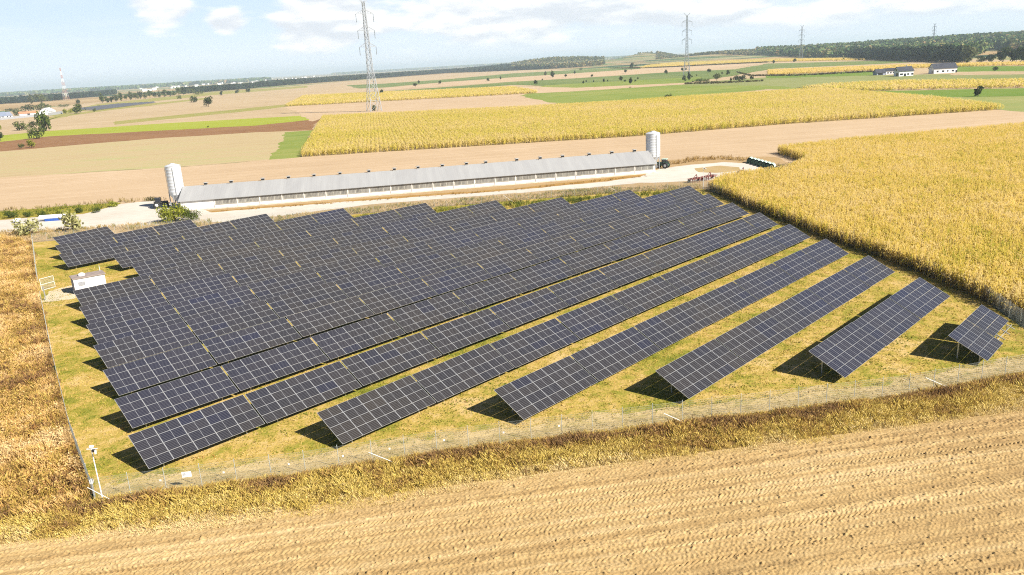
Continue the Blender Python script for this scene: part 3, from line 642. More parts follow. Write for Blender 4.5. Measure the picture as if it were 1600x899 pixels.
# ------------------------------------------------------------------ long barn, silos, yard
B0, B1 = g(284, 332), g(1024, 271.5); bv = (B1 - B0)[:2]; BL = float(np.linalg.norm(bv)); baz = math.atan2(bv[1], bv[0]); BW, EZ, RZ = 13.6, 2.6, 5.15
mt, nt, N, L, b = nodes('corrugated_roof'); b.inputs['Roughness'].default_value = .55; b.inputs['Specular IOR Level'].default_value = .4
tc = N.new('ShaderNodeTexCoord'); wv = N.new('ShaderNodeTexWave'); wv.bands_direction = 'X'; wv.inputs['Scale'].default_value = .55; L.new(tc.outputs['Object'], wv.inputs['Vector'])
nz = N.new('ShaderNodeTexNoise'); nz.inputs['Scale'].default_value = .35; nz.inputs['Detail'].default_value = 6; mp = N.new('ShaderNodeMapping'); mp.inputs['Scale'].default_value = (2.2, .25, .25); L.new(tc.outputs['Object'], mp.inputs[0]); L.new(mp.outputs[0], nz.inputs['Vector'])
r = N.new('ShaderNodeValToRGB'); set_ramp(r, [(.3, (.31, .305, .30)), (.7, (.36, .355, .345))]); L.new(nz.outputs[0], r.inputs[0]); L.new(r.outputs[0], b.inputs['Base Color'])
bp = N.new('ShaderNodeBump'); bp.inputs['Strength'].default_value = .08; bp.inputs['Distance'].default_value = .04; L.new(wv.outputs[1], bp.inputs['Height']); L.new(bp.outputs[0], b.inputs['Normal'])
M['roofsheet'] = mt
barn = empty('poultry_barn', (B0[0], B0[1], GZ), baz, 'very long low white livestock barn with pale grey sheet roof', 'barn')
m_ = MB(); m_.add([(0, 0, 0), (BL, 0, 0), (BL, 0, EZ), (0, 0, EZ), (0, BW, 0), (BL, BW, 0), (BL, BW, EZ), (0, BW, EZ), (0, BW / 2, RZ), (BL, BW / 2, RZ)],
                  [(0, 1, 2, 3), (5, 4, 7, 6), (4, 0, 3, 8, 7), (1, 5, 6, 9, 2)]); m_.build('wall', M['whitewall'], barn)
m_ = MB(); ov = .45; k_ = (RZ - EZ) / (BW / 2); y0, z0 = -ov, EZ - ov * k_ + .06; rz_ = RZ + .06
m_.add([(-.4, y0, z0), (BL + .4, y0, z0), (BL + .4, BW / 2, rz_), (-.4, BW / 2, rz_), (-.4, BW + ov, z0), (BL + .4, BW + ov, z0),
        (-.4, y0, z0 + .1), (BL + .4, y0, z0 + .1), (BL + .4, BW / 2, rz_ + .1), (-.4, BW / 2, rz_ + .1), (-.4, BW + ov, z0 + .1), (BL + .4, BW + ov, z0 + .1)],
       [(6, 7, 8, 9), (9, 8, 11, 10), (0, 3, 2, 1), (3, 4, 5, 2), (0, 1, 7, 6), (4, 10, 11, 5), (0, 6, 9, 3), (3, 9, 10, 4), (1, 2, 8, 7), (2, 5, 11, 8)])
roof = m_.build('roof', M['roofsheet'], barn)
m_ = MB(); m_.box((0, 0, .12), (1.0, 1.0, .24), 0); m_.box((0, 0, .46), (.85, .85, .44), 1)
m_.add([(-.75, -.75, .78), (.75, -.75, .78), (.75, .75, .78), (-.75, .75, .78), (0, 0, 1.05)], [(0, 1, 4), (1, 2, 4), (2, 3, 4), (3, 0, 4), (3, 2, 1, 0)], 0)
for sx, sy in ((-.4, -.4), (.4, -.4), (.4, .4), (-.4, .4)): m_.bar((sx, sy, .5), (sx, sy, .8), .06, 0)
vent = m_.mesh('ridge_vent', [plain('vent_metal', (.36, .34, .31), .7), M['black']])
m_ = None
def on_barn(px, py, y, z):                    # distance along the barn of a photo point at depth y
    best = None
    for s_ in np.arange(0, BL, .2):
        P_ = np.array([[B0[0] + math.cos(baz) * s_ - math.sin(baz) * y, B0[1] + math.sin(baz) * s_ + math.cos(baz) * y, z]]); X_ = proj(P_)[0][0]
        if best is None or abs(X_ - px) < best[0]: best = (abs(X_ - px), s_)
    return best[1]
for vx in (322, 362, 410.5, 451, 491, 531, 577, 616, 654, 691, 729, 759, 808, 844, 879.5, 920.5, 956, 991):
    link('ridge_vent', vent, roof, (on_barn(vx, 0, BW / 2, RZ), BW / 2, RZ + .02), (0, 0, 0), (.85, .85, .85))
nb = 21; w0 = 8.0; bay = (BL - w0 - .4) / nb
m_ = MB(); m_.box((bay / 2, -.005, 0), (bay - .16, .03, 1.26), 1)
for k in range(3):
    x_ = .35 + k * (bay - .5) / 3; m_.box((x_ + (bay - .5) / 6, -.02, 0), ((bay - .5) / 3 - .2, .06, 1.12), 0)
    for e_ in range(4): m_.bar((x_ + .12 + e_ * ((bay - .5) / 3 - .25) / 4 + .15, -.055, -.56), (x_ + .12 + e_ * ((bay - .5) / 3 - .25) / 4 + .15, -.055, .56), .06, 1)
m_.bar((.2, -.04, .60), (bay - .2, -.04, .60), .10, 1); m_.bar((.2, -.04, -.60), (bay - .2, -.04, -.60), .10, 1)
wme = m_.mesh('window', [plain('barn_window', (.22, .21, .19), .4, vary=.25, scale=.5), plain('window_bars', (.42, .40, .34), .7)])
pm = MB(); pm.box((0, -.05, EZ / 2), (.16, .1, EZ - .1)); pme = pm.mesh('pilaster', M['whitewall'])
for k in range(nb):
    link('window', wme, barn, (w0 + k * bay, 0, 1.72)); link('pilaster', pme, barn, (w0 + k * bay, 0, 0))
m_ = MB(); m_.box((BL + .02, BW / 2, 1.25), (.06, 3.4, 2.5)); m_.build('door', M['greyfence'], barn)
m_ = MB(); m_.box((BL / 2, -.06, .16), (BL - .02, .1, .32)); m_.build('plinth', plain('stained_plinth', (.62, .56, .46), .95, vary=.15, scale=.8), barn)
# dark tufts at the wall foot
leaf_dark = leafy('dark_tuft_leaf', [(.2, (.02, .02, .012)), (.8, (.06, .06, .03))], trans=.1)

def silo(base, h, rr, label, leg_h=3.0):
    t = empty('feed_silo', (base[0], base[1], GZ), .3, label, 'silo', 'galvanised feed silos at the barn ends')
    prof = [(rr, leg_h + .4)]
    nr = 9
    for k in range(nr):
        z_ = leg_h + .4 + (h - .8 - leg_h - .4) * (k + 1) / nr; prof += [(rr, z_ - .06), (rr + .015, z_ - .03), (rr, z_)]
    m_ = MB(); m_.lathe(prof, n=28); m_.build('shell', M['silo'], t)
    m_ = MB(); m_.lathe([(rr + .06, h - .8), (rr * .6, h - .5), (rr * .28, h - .36), (rr * .28, h - .22), (0, h - .2)], n=28); m_.build('roof_cone', M['silo'], t)
    m_ = MB(); m_.lathe([(rr, leg_h + .42), (rr * .25, leg_h - 1.5), (rr * .25, leg_h - 1.9), (0, leg_h - 1.9)], n=24); m_.build('hopper', M['silo'], t)
    lm = MB(); lm.bar((0, 0, 0), (0, 0, leg_h + 1.2), .16); lme = lm.mesh('leg', M['maststeel'])
    for k in range(6): link('leg', lme, t, ((rr + .02) * math.cos(k * math.pi / 3), (rr + .02) * math.sin(k * math.pi / 3), 0), (0, 0, k * math.pi / 3))
    m_ = MB()
    for e_ in (-.2, .2): m_.bar((-rr - .12, e_, .8), (-rr - .12, e_, h - 1.1), .05)
    for k in range(int((h - 2) / .35)): m_.bar((-rr - .12, -.2, 1 + .35 * k), (-rr - .12, .2, 1 + .35 * k), .03)
    m_.build('ladder', M['steel'], t)
    m_ = MB(); m_.tube((0, -rr - .1, .5), (0, -rr - .1, h - 1.2), .08, n=8); m_.build('fill_pipe', M['steel'], t)
M['silo'] = plain('silo_zinc', (.68, .69, .70), .45, .2, vary=.07, scale=.9)
silo(g(281, 325), 11.4, 1.85, 'tall round silo leaning over the left end of the long barn')
silo(g(1020.5, 264.5), 10.6, 1.95, 'tall round silo behind the right end of the long barn')

def tractor(loc, rz, body, roofm, label, front_loader=False):
    t = empty('tractor', (loc[0], loc[1], GZ), rz, label, 'tractor')
    m_ = MB(); m_.box((0, 0, .95), (3.2, .8, .5)); m_.box((1.05, 0, 1.35), (1.5, .85, .6)); m_.box((1.8, 0, 1.2), (.12, .8, .75)); m_.build('body', body, t)
    m_ = MB()
    for sx in (-1.15, .2):
        for sy in (-.68, .68): m_.bar((sx, sy, 1.3), (sx * .85, sy * .9, 2.45), .09)
    m_.box((-.5, 0, 1.35), (1.4, 1.35, .25)); m_.build('cab', M['black'], t)
    m_ = MB(); m_.box((-.46, 0, 1.9), (1.1, 1.2, .9)); m_.build('cab_glass', M['window'], t)
    m_ = MB(); m_.box((-.47, 0, 2.52), (1.5, 1.5, .14)); m_.build('cab_roof', roofm, t)
    for x_, y_, r_, w_ in ((-.9, .85, .82, .45), (-.9, -.85, .82, .45), (1.35, .78, .58, .36), (1.35, -.78, .58, .36)):
        m_ = MB(); m_.lathe([(r_ * .55, -w_ / 2), (r_ * .92, -w_ / 2), (r_, -w_ / 3), (r_, w_ / 3), (r_ * .92, w_ / 2), (r_ * .55, w_ / 2)], n=24)
        wh = m_.build('wheel', M['dark'], t, loc=(x_, y_, r_), rot=(math.pi / 2, 0, 0))
        m_ = MB(); m_.lathe([(0, -w_ * .42), (r_ * .56, -w_ * .3), (r_ * .56, w_ * .3), (0, w_ * .42)], n=20); m_.build('rim', M['white'], wh)
    for sy in (-.85, .85):
        m_ = MB(); m_.box((-.9, sy, 1.72), (1.3, .5, .08)); m_.build('fender', body, t)
    m_ = MB(); m_.tube((1.0, .3, 1.6), (1.0, .3, 2.6), .05, n=8); m_.build('exhaust', M['black'], t)
    if front_loader:
        m_ = MB()
        for sy in (-.5, .5): m_.bar((.3, sy, 1.7), (2.6, sy, .8), .12)
        m_.box((2.8, 0, .6), (.5, 1.7, .6)); m_.build('loader', M['black'], t)
tractor(g(252, 325.5), .35, M['black'], M['black'], 'dark tractor with white wheel rims beside the left silo', True)
tractor(g(1036, 263.5), 2.6, M['green'], M['palegreen'], 'dark green tractor parked beside the right silo')

# red implements, hutches, barrels
def implement(px0, px1, label):
    a, b_ = g(*px0), g(*px1); v = (b_ - a)[:2]; ln = float(np.linalg.norm(v)); t = empty('harrow', (a[0], a[1], GZ), math.atan2(v[1], v[0]), label, 'implement', 'red farm implements by the turning loop')
    m_ = MB()
    for y_ in (0, .9, 1.8): m_.bar((0, y_, .9), (ln, y_, .9), .11)
    for k in range(5): m_.bar((ln * k / 4, 0, .9), (ln * k / 4, 1.8, .9), .10)
    m_.bar((ln / 2, 0, .9), (ln / 2, -1.6, .7), .16); m_.bar((ln / 2, .3, .9), (ln / 2, .6, 1.9), .14); m_.bar((ln * .3, .9, .95), (ln / 2, .6, 1.9), .1); m_.build('frame', M['red'], t)
    m_ = MB()
    for k in range(14):
        x_ = ln * (k + .5) / 14; y_ = (k % 3) * .9; m_.bar((x_, y_, .9), (x_, y_ + .35, .45), .08); m_.bar((x_, y_ + .35, .45), (x_, y_ + .1, 0), .07)
    m_.build('tines', M['red'], t)
    for x_ in (.25, ln - .25):
        m_ = MB(); m_.lathe([(.2, -.12), (.38, -.12), (.4, 0), (.38, .12), (.2, .12)], n=16); m_.build('wheel', M['dark'], t, loc=(x_, 1.5, .4), rot=(math.pi / 2, 0, 0))
implement((1083, 287.5), (1099, 284), 'faded red harrow beside the far surveillance pole')
implement((1104, 284), (1121, 280), 'red harrow right of the far surveillance pole at the corn edge')
implement((1160, 275), (1168, 273.5), 'small red implement at the bottom edge of the turning loop')
hut = MB(); n_ = 12
vs = [(x_, .85 * math.cos(a_), 1.5 * max(0, math.sin(a_)) ** .8) for x_ in (0, 2.1) for a_ in (math.pi * k / n_ for k in range(n_ + 1))]
hut.add(vs, [(k, k + 1, n_ + 2 + k, n_ + 1 + k) for k in range(n_)], 0); hut.add(vs[n_ + 1:], [tuple(range(n_ + 1))], 0); hutme = hut.mesh('shell', M['palegreen'])
fm = MB(); fm.add([(-.01, .85 * math.cos(a_), 1.5 * max(0, math.sin(a_)) ** .8) for a_ in (math.pi * k / n_ for k in range(n_ + 1))], [tuple(reversed(range(n_ + 1)))], 0); fme = fm.mesh('front_opening', M['green'])
hp0, hp1 = g(1171, 255.5), g(1205, 265.5)
for k in range(7):
    q = hp0 + (hp1 - hp0) * k / 6; lab = ['rearmost', 'second', 'third', 'fourth', 'fifth', 'sixth', 'nearest'][k] + ' green calf hutch in the row beside the turning loop'
    t = empty('calf_hutch', (q[0], q[1], GZ), R(60), lab, 'hutch', 'green calf hutches in a row'); link('shell', hutme, t); link('front_opening', fme, t, (-.02, 0, .02), (0, 0, 0), (1, .72, .72))
bar = MB(); bar.lathe([(0, 0), (.42, 0), (.44, .1), (.44, .55), (.46, .58), (.44, .62), (.44, 1.15), (.42, 1.25), (0, 1.25)], n=14); barme = bar.mesh('barrel', M['navy'])
rng_ = random.Random(3)
for k in range(9):
    q = g(1213 + (k % 5) * 3.4 + rng_.uniform(-.6, .6), 271.5 - (k // 5) * 3 + rng_.uniform(-.3, .3))
    tag(link('barrel', barme, None, (q[0], q[1], GZ), (0, 0, k)), 'dark blue barrel in the huddle beyond the turning loop', 'barrel', 'dark blue barrels huddled at the corn corner')
# long white and blue wrapped strip by the road
a, b_ = g(62, 347.5), g(104, 344.5); v = (b_ - a)[:2]; ln = float(np.linalg.norm(v)); t = empty('tarpaulin_roll', (a[0], a[1], GZ), math.atan2(v[1], v[0]), 'long low white roll with blue skirt beside the pale road', 'tarpaulin')
m_ = MB(); m_.tube((0, .55, .85), (ln, .55, .85), .62, n=12); m_.build('cover', M['white'], t); m_ = MB(); m_.box((ln / 2 + .6, -.12, .3), (ln - 1.4, .08, .6)); m_.build('skirt', M['blue'], t)
a, b_ = g(22, 350), g(32, 349); v = (b_ - a)[:2]; ln = float(np.linalg.norm(v)); t = empty('tarpaulin_roll', (a[0], a[1], GZ), math.atan2(v[1], v[0]), 'short white wrapped roll at the left end of the pale road', 'tarpaulin')
m_ = MB(); m_.tube((0, .5, .6), (ln, .5, .6), .5, n=12); m_.build('cover', M['white'], t); m_ = MB(); m_.box((.3, .0, .25), (.5, .3, .4)); m_.build('weight', M['black'], t)

# ------------------------------------------------------------------ houses far off
def house(loc, rz, Lh, Wh, ez, rz_h, label, wallm, roofm, wins, doors, chim=None, group=None, gable_wins=(), name='house'):
    t = empty(name, (loc[0], loc[1], .05), rz, label, 'house' if name == 'house' else name.split('_')[-1], group)
    m_ = MB(); m_.add([(0, 0, 0), (Lh, 0, 0), (Lh, 0, ez), (0, 0, ez), (0, Wh, 0), (Lh, Wh, 0), (Lh, Wh, ez), (0, Wh, ez), (0, Wh / 2, rz_h), (Lh, Wh / 2, rz_h)],
                      [(0, 1, 2, 3), (5, 4, 7, 6), (4, 0, 3, 8, 7), (1, 5, 6, 9, 2)]); m_.build('wall', wallm, t)
    ov = .5; k_ = (rz_h - ez) / (Wh / 2); y0, z0 = -ov, ez - ov * k_ + .05; zr = rz_h + .05; th = .22; o_ = .5
    m_ = MB(); m_.add([(-o_, y0, z0), (Lh + o_, y0, z0), (Lh + o_, Wh / 2, zr), (-o_, Wh / 2, zr), (-o_, Wh + ov, z0), (Lh + o_, Wh + ov, z0),
        (-o_, y0, z0 + th), (Lh + o_, y0, z0 + th), (Lh + o_, Wh / 2, zr + th), (-o_, Wh / 2, zr + th), (-o_, Wh + ov, z0 + th), (Lh + o_, Wh + ov, z0 + th)],
       [(6, 7, 8, 9), (9, 8, 11, 10), (0, 3, 2, 1), (3, 4, 5, 2), (0, 1, 7, 6), (4, 10, 11, 5), (0, 6, 9, 3), (3, 9, 10, 4), (1, 2, 8, 7), (2, 5, 11, 8)]); rf = m_.build('roof', roofm, t)
    if chim: m_ = MB(); m_.box((chim, Wh * .55, rz_h + .5), (.7, .7, 1.8)); m_.build('chimney', M['greyfence'], rf)
    for x_, z_, w_, h_ in wins: m_ = MB(); m_.box((x_, -.03, z_), (w_, .1, h_)); m_.build('window', M['window'], t)
    for x_, w_, h_ in doors: m_ = MB(); m_.box((x_, -.03, h_ / 2), (w_, .1, h_)); m_.build('door', M['window'], t)
    for y_, z_, w_, h_ in gable_wins: m_ = MB(); m_.box((-.03, y_, z_), (.1, w_, h_)); m_.build('window', M['window'], t)
    return t
def face(px, py, turn):                       # heading for a long axis seen from the camera, turned so its left gable shows
    q = g(px, py); return math.atan2(q[1], q[0]) - math.pi / 2 + turn
hs = 'new houses in front of the right-hand wood'
house(g(1404.5, 119.8), face(1404, 119, .52), 13, 8.6, 4.4, 7.8, 'white house with dark slate roof, middle of the three at right', M['render'], M['slate'], [(2.2, 1.7, 2.6, 1.4), (8.2, 1.6, 1.4, 1.5), (12, 1.6, 1.8, 1.5)], [(5.4, 2.0, 2.2)], 9, hs, [(3.2, 1.5, 2.6, 2.4), (4.6, 5.2, 2.6, 1.6)])
house(g(1459, 115.6), face(1459, 116, .45), 20, 10, 4.4, 8.4, 'largest white house with long dark roof, right of the others', M['render'], M['slate'], [(3.2, 1.8, 1.6, 1.4), (8, 1.8, 2.0, 1.4), (12, 1.8, 1.2, 1.2), (16.5, 1.8, 2.0, 1.4)], [(19.5, 1.4, 2.2)], None, hs, [(3, 1.3, 2.4, 2.2), (4.2, 5.4, 1.0, 1.2), (6.6, 5.4, 1.0, 1.2)])
house(g(1384, 117), face(1384, 117, .4), 9, 7, 3.4, 5.4, 'low white outbuilding with dark roof left of the houses', M['render'], M['slate'], [(2, 1.5, 1.4, 1.2), (4.6, 1.5, 1.4, 1.2), (7, 1.5, 1.2, 1.2)], [], None, hs)
house(g(1370, 118), face(1370, 118, .5), 8, 7, 2.3, 5.2, 'dark open garage with slate roof, leftmost by the houses', M['greywall'], M['slate'], [], [(3.5, 4.5, 2.1)], None, hs, name='car_garage')
fs = 'farmstead buildings at the far left'
house(g(-8, 187), face(0, 187, .3), 13, 9, 3.2, 7.8, 'white house with blue grey roof at the left edge', M['render'], plain('blue_grey_roof', (.16, .19, .26), .7), [(3, 1.7, 1.5, 1.3), (9, 1.7, 1.5, 1.3)], [(6, 1.2, 2.1)], 8, fs)
house(g(10, 185), face(10, 185, .7), 9, 8, 3.0, 7.0, 'white house with grey roof beside the left edge house', M['render'], plain('grey_roof', (.2, .22, .28), .7), [(2, 1.6, 1.4, 1.2), (6, 1.6, 1.4, 1.2)], [], None, fs, [(4, 1.6, 1.6, 1.4)])
house(g(31, 182), face(31, 182, .12), 21, 7, 3.0, 5.0, 'long low shed with faded orange roof among the far left trees', M['whitewall'], M['orange'], [], [(10, 3, 2.4)], None, fs)
house(g(79, 179.5), face(79, 179.5, 1.25), 20, 13, 4.2, 8.2, 'white gabled hall with pale roof behind the grey wall', M['render'], plain('pale_roof', (.7, .68, .66), .7), [], [], None, fs)
def wall(pxs, h, label):
    m_ = MB(); P_ = [g(*p) for p in pxs]; o = P_[0]
    for p_, q_ in zip(P_, P_[1:]): m_.bar((p_[0] - o[0], p_[1] - o[1], h / 2), (q_[0] - o[0], q_[1] - o[1], h / 2), .3, h=h)
    n_ = 8
    for p_, q_ in zip(P_, P_[1:]):
        for k in range(n_ + 1):
            w = p_ + (q_ - p_) * k / n_ - o; m_.box((w[0], w[1], h / 2 + .1), (.5, .5, h + .2))
    tag(m_.build('boundary_wall', M['greyfence'], loc=(o[0], o[1], 0)), label, 'wall')
wall([(-60, 195), (0, 188), (60, 182)], 2.6, 'grey concrete wall in front of the far left houses')
wall([(76, 181), (98, 178)], 3.4, 'grey concrete wall in front of the white gabled hall')
# distant solar array
a, b_ = g(158, 172.5), g(250, 160.5); t = empty('solar_array', (a[0], a[1], 0), math.atan2(*(b_ - a)[:2][::-1]), 'second solar array, a thin grey band in the far left fields', 'solar array'); ln = float(np.linalg.norm(b_ - a))
m_ = MB(); m_.box((0, 0, 0), (ln, 4.0, .08)); rme = m_.mesh('panel_row', plain('far_glass', (.09, .09, .10), .5))
for k in range(7): link('panel_row', rme, t, (ln / 2 + 7 * k, 8 + 9.5 * k, 1.6), (R(27), 0, 0), (1 - .05 * k, 1, 1))
# town on the skyline
tb = MB(); tb.box((0, 0, .5), (1, 1, 1), 0); tb.box((0, 0, 1.04), (1.06, 1.06, .08), 1); tbm = tb.mesh('town_block', [M['render'], plain('town_roof', (.45, .36, .32), .8)])
rng_ = random.Random(11)
for k in range(84):
    x_ = rng_.uniform(215, 505); hor = 143.9 - .0582 * x_; y_ = hor + rng_.uniform(4.5, 9.5) + (3 if x_ < 270 else 0); q = g(x_, y_)
    tag(link('town_block', tbm, None, (q[0], q[1], 0), (0, 0, rng_.uniform(0, 3)), (rng_.uniform(9, 24), rng_.uniform(8, 15), rng_.uniform(5, 11))), 'tiny pale block in the hazy town on the left skyline', 'building', 'pale blocks of the town on the skyline')

# ------------------------------------------------------------------ pylons, mast, power cables
def pylon_mesh(H_, bw, arms, wd):
    """lattice tower: four legs tapering to the waist, crossed braces, three pairs of arms, cat-ear top"""
    b = MB(); i_ = MB()
    def hw(z):
        zz = z / H_; return (bw / 2) * (1 - zz / .40) + (bw * .19) * (zz / .40) if zz < .40 else bw * .19 * (1 - (zz - .40) / .60) + bw * .085 * (zz - .40) / .60
    lv = [0, .10, .19, .27, .34, .40, .45, .50, .55, .60, .65, .70, .75, .80, .85, .90, .95, 1.0]
    sg = [(1, 1), (-1, 1), (-1, -1), (1, -1)]
    for q, r_ in zip(lv, lv[1:]):
        z0, z1 = q * H_, r_ * H_; a0, a1 = hw(z0), hw(z1)
        for k in range(4):
            s0, s1 = sg[k], sg[(k + 1) % 4]
            b.bar((s0[0] * a0, s0[1] * a0, z0), (s0[0] * a1, s0[1] * a1, z1), wd * 1.25)
            b.bar((s0[0] * a0, s0[1] * a0, z0), (s1[0] * a1, s1[1] * a1, z1), wd * .7)
            b.bar((s1[0] * a0, s1[1] * a0, z0), (s0[0] * a1, s0[1] * a1, z1), wd * .7)
            if q > 0: b.bar((s0[0] * a0, s0[1] * a0, z0), (s1[0] * a0, s1[1] * a0, z0), wd * .6)
    for zf, al in arms:
        z = zf * H_; a = hw(z)
        for sx in (-1, 1):
            for sy in (-1, 1):
                b.bar((sx * a, sy * a, z), (sx * al, 0, z), wd); b.bar((sx * a, sy * a, z + H_ * .035), (sx * al, 0, z), wd * .8)
                for k in (.33, .66): b.bar((sx * (a + (al - a) * k), sy * a * (1 - k), z), (sx * (a + (al - a) * k), sy * a * (1 - k), z + H_ * .035 * (1 - k)), wd * .5)
            i_.tube((sx * al, 0, z), (sx * al, 0, z - H_ * .075), .22, n=6)
            for k in range(5): i_.lathe([(.22, -.1), (.4, 0), (.22, .1)], (sx * al, 0, z - H_ * .075 * (k + .5) / 5), 8)
    for sx in (-1, 1): b.bar((0, 0, .97 * H_), (sx * H_ * .055, 0, 1.035 * H_), wd * .9); b.bar((sx * hw(H_), 0, H_), (sx * H_ * .055, 0, 1.035 * H_), wd * .9)
    b.bar((-H_ * .055, 0, 1.035 * H_), (H_ * .055, 0, 1.035 * H_), wd * .6)
    return b, i_
PY = []
ARM = [(.595, .082), (.742, .082), (.89, .085)]
for px, py, top, lab, wd in ((585, 174, -4, 'large steel lattice pylon standing alone left of centre', .27), (1073, 118, 20.5, 'steel lattice pylon, second in line, above the green strips', .30), (1251, 93.5, 40, 'steel lattice pylon before the left part of the right-hand wood', .36), (1459, 95, 37, 'faint steel pylon rising behind the wood, rightmost of the line', .36)):
    if px == 1459: base = at_dist(1459, 58, 2300.); base[2] = float(hill(base[0], base[1]))
    else: base = g(px, py)
    hgt = min(np.arange(20, 140, .25), key=lambda h_: abs(proj(np.array([base + [0, 0, h_ * 1.035]]))[1][0] - top))
    az = math.atan2(base[1], base[0]) - math.pi / 2 + (.35 if px == 585 else -.1)
    t = empty('lattice_pylon', base, az, lab, 'pylon', 'power line pylons'); b, i_ = pylon_mesh(hgt, hgt * .115 if px == 585 else hgt * .11, [(z_, a_ * hgt) for z_, a_ in ARM], wd)
    b.build('tower', M['maststeel'], t); i_.build('insulators', M['insul'], t)
    PY.append((base, hgt, az))
ft = MB(); ft_base = PY[0]
ends = [tuple(at_dist(-900, 130, 900.)[:2])]
for k, (A, Bp) in enumerate(zip(PY[:3], PY[1:])):
    for zf, al in ARM:
        for sx in (-1, 1):
            def tip(Q): return np.array([Q[0][0] + math.cos(Q[2]) * sx * al * Q[1], Q[0][1] + math.sin(Q[2]) * sx * al * Q[1], Q[0][2] + Q[1] * (zf - .075)])
            p_, q_ = tip(A), tip(Bp); m_ = MB(); n_ = 16; sag = 14
            pt = [p_ + (q_ - p_) * e_ / n_ - np.array([0, 0, sag * 4 * (e_ / n_) * (1 - e_ / n_)]) for e_ in range(n_ + 1)]
            for c_, d_ in zip(pt, pt[1:]): m_.bar(tuple(c_ - p_), tuple(d_ - p_), .045)
            lv_ = {.595: 'lowest', .742: 'middle', .89: 'top'}[zf]
            tag(m_.build('power_cable', M['maststeel'], loc=p_), f'thin power cable on the {lv_} {"left" if sx < 0 else "right"} arms after the {ORD[k + 1]} pylon', 'cable', 'power cables slung between the pylons')
base = g(104, 156.5); hgt = min(np.arange(30, 200, .5), key=lambda h_: abs(proj(np.array([base + [0, 0, h_]]))[1][0] - 106)); t = empty('radio_mast', base, 0, 'tall red and white radio mast on the left horizon', 'mast')
nseg = 9
for k in range(nseg):
    b = MB(); z0, z1 = hgt * k / nseg, hgt * (k + 1) / nseg
    w0_, w1_ = [10 * (1 - q) ** 1.5 + 1.6 for q in (k / nseg, (k + 1) / nseg)]; sg = [(1, 1), (-1, 1), (-1, -1), (1, -1)]
    for e_ in range(4):
        s0, s1 = sg[e_], sg[(e_ + 1) % 4]
        b.bar((s0[0] * w0_ / 2, s0[1] * w0_ / 2, z0), (s0[0] * w1_ / 2, s0[1] * w1_ / 2, z1), .28); b.bar((s0[0] * w0_ / 2, s0[1] * w0_ / 2, z0), (s1[0] * w1_ / 2, s1[1] * w1_ / 2, z1), .17); b.bar((s1[0] * w0_ / 2, s1[1] * w0_ / 2, z0), (s0[0] * w1_ / 2, s0[1] * w1_ / 2, z1), .17)
    b.build('mast_section', M['white'] if k % 2 else plain('mast_red', (.5, .27, .23), .6), t)

# ------------------------------------------------------------------ vegetation: corn, weeds, grass
def leaves_mesh(P, z, h, nl, ll, wd, seed, rnd, stalk=.05, low=.2):
    """upright plants with arching strap leaves; every plant has its own height, tint and leaf angles"""
    rng = np.random.default_rng(seed); n = len(P); hh = h * (.78 + .4 * rng.random(n))
    lx, ly = rng.normal(0, .06, (2, n)) * h
    V, T, A, TP = [], [], [], []
    a = rng.random(n) * np.pi; dx, dy = np.cos(a) * stalk, np.sin(a) * stalk
    V += [np.c_[P[:, 0] - dx, P[:, 1] - dy, np.full(n, z)], np.c_[P[:, 0] + dx, P[:, 1] + dy, np.full(n, z)], np.c_[P[:, 0] + lx - dx, P[:, 1] + ly, z + hh], np.c_[P[:, 0] + lx + dx, P[:, 1] + ly, z + hh]]
    i = np.arange(n); T += [np.c_[i, i + n, i + 3 * n], np.c_[i, i + 3 * n, i + 2 * n]]; A += [rnd] * 4; TP += [np.zeros(n)] * 2 + [np.ones(n)] * 2; b = 4 * n
    for k in range(nl):
        q = low + (.98 - low) * (k + rng.random(n)) / nl; az = rng.random(n) * 2 * np.pi; L_ = ll * (.6 + .6 * rng.random(n)) * (1.05 - .4 * q); w = wd * (.7 + .6 * rng.random(n))
        cx, cy = np.cos(az), np.sin(az); bx, by, bz = P[:, 0] + lx * q, P[:, 1] + ly * q, z + hh * q
        up = (.25 + .5 * rng.random(n)) * L_; mx, my, mz = bx + cx * L_ * .45, by + cy * L_ * .45, bz + up * .6
        tx, ty, tz = bx + cx * L_, by + cy * L_, np.maximum(bz + up * .6 - L_ * (.1 + .7 * rng.random(n)), z + .05)
        V += [np.c_[bx, by, bz], np.c_[mx - cy * w, my + cx * w, mz], np.c_[mx + cy * w, my - cx * w, mz], np.c_[tx, ty, tz]]
        T += [np.c_[b + i, b + 2 * n + i, b + n + i], np.c_[b + n + i, b + 2 * n + i, b + 3 * n + i]]
        lr = np.clip(rnd + rng.normal(0, .10, n) + (q - .6) * .25, 0, 1); A += [lr] * 4; TP += [np.zeros(n)] * 3 + [np.zeros(n) + .5]; b += 4 * n
    return np.concatenate(V), np.concatenate(T), np.concatenate(A), np.concatenate(TP)
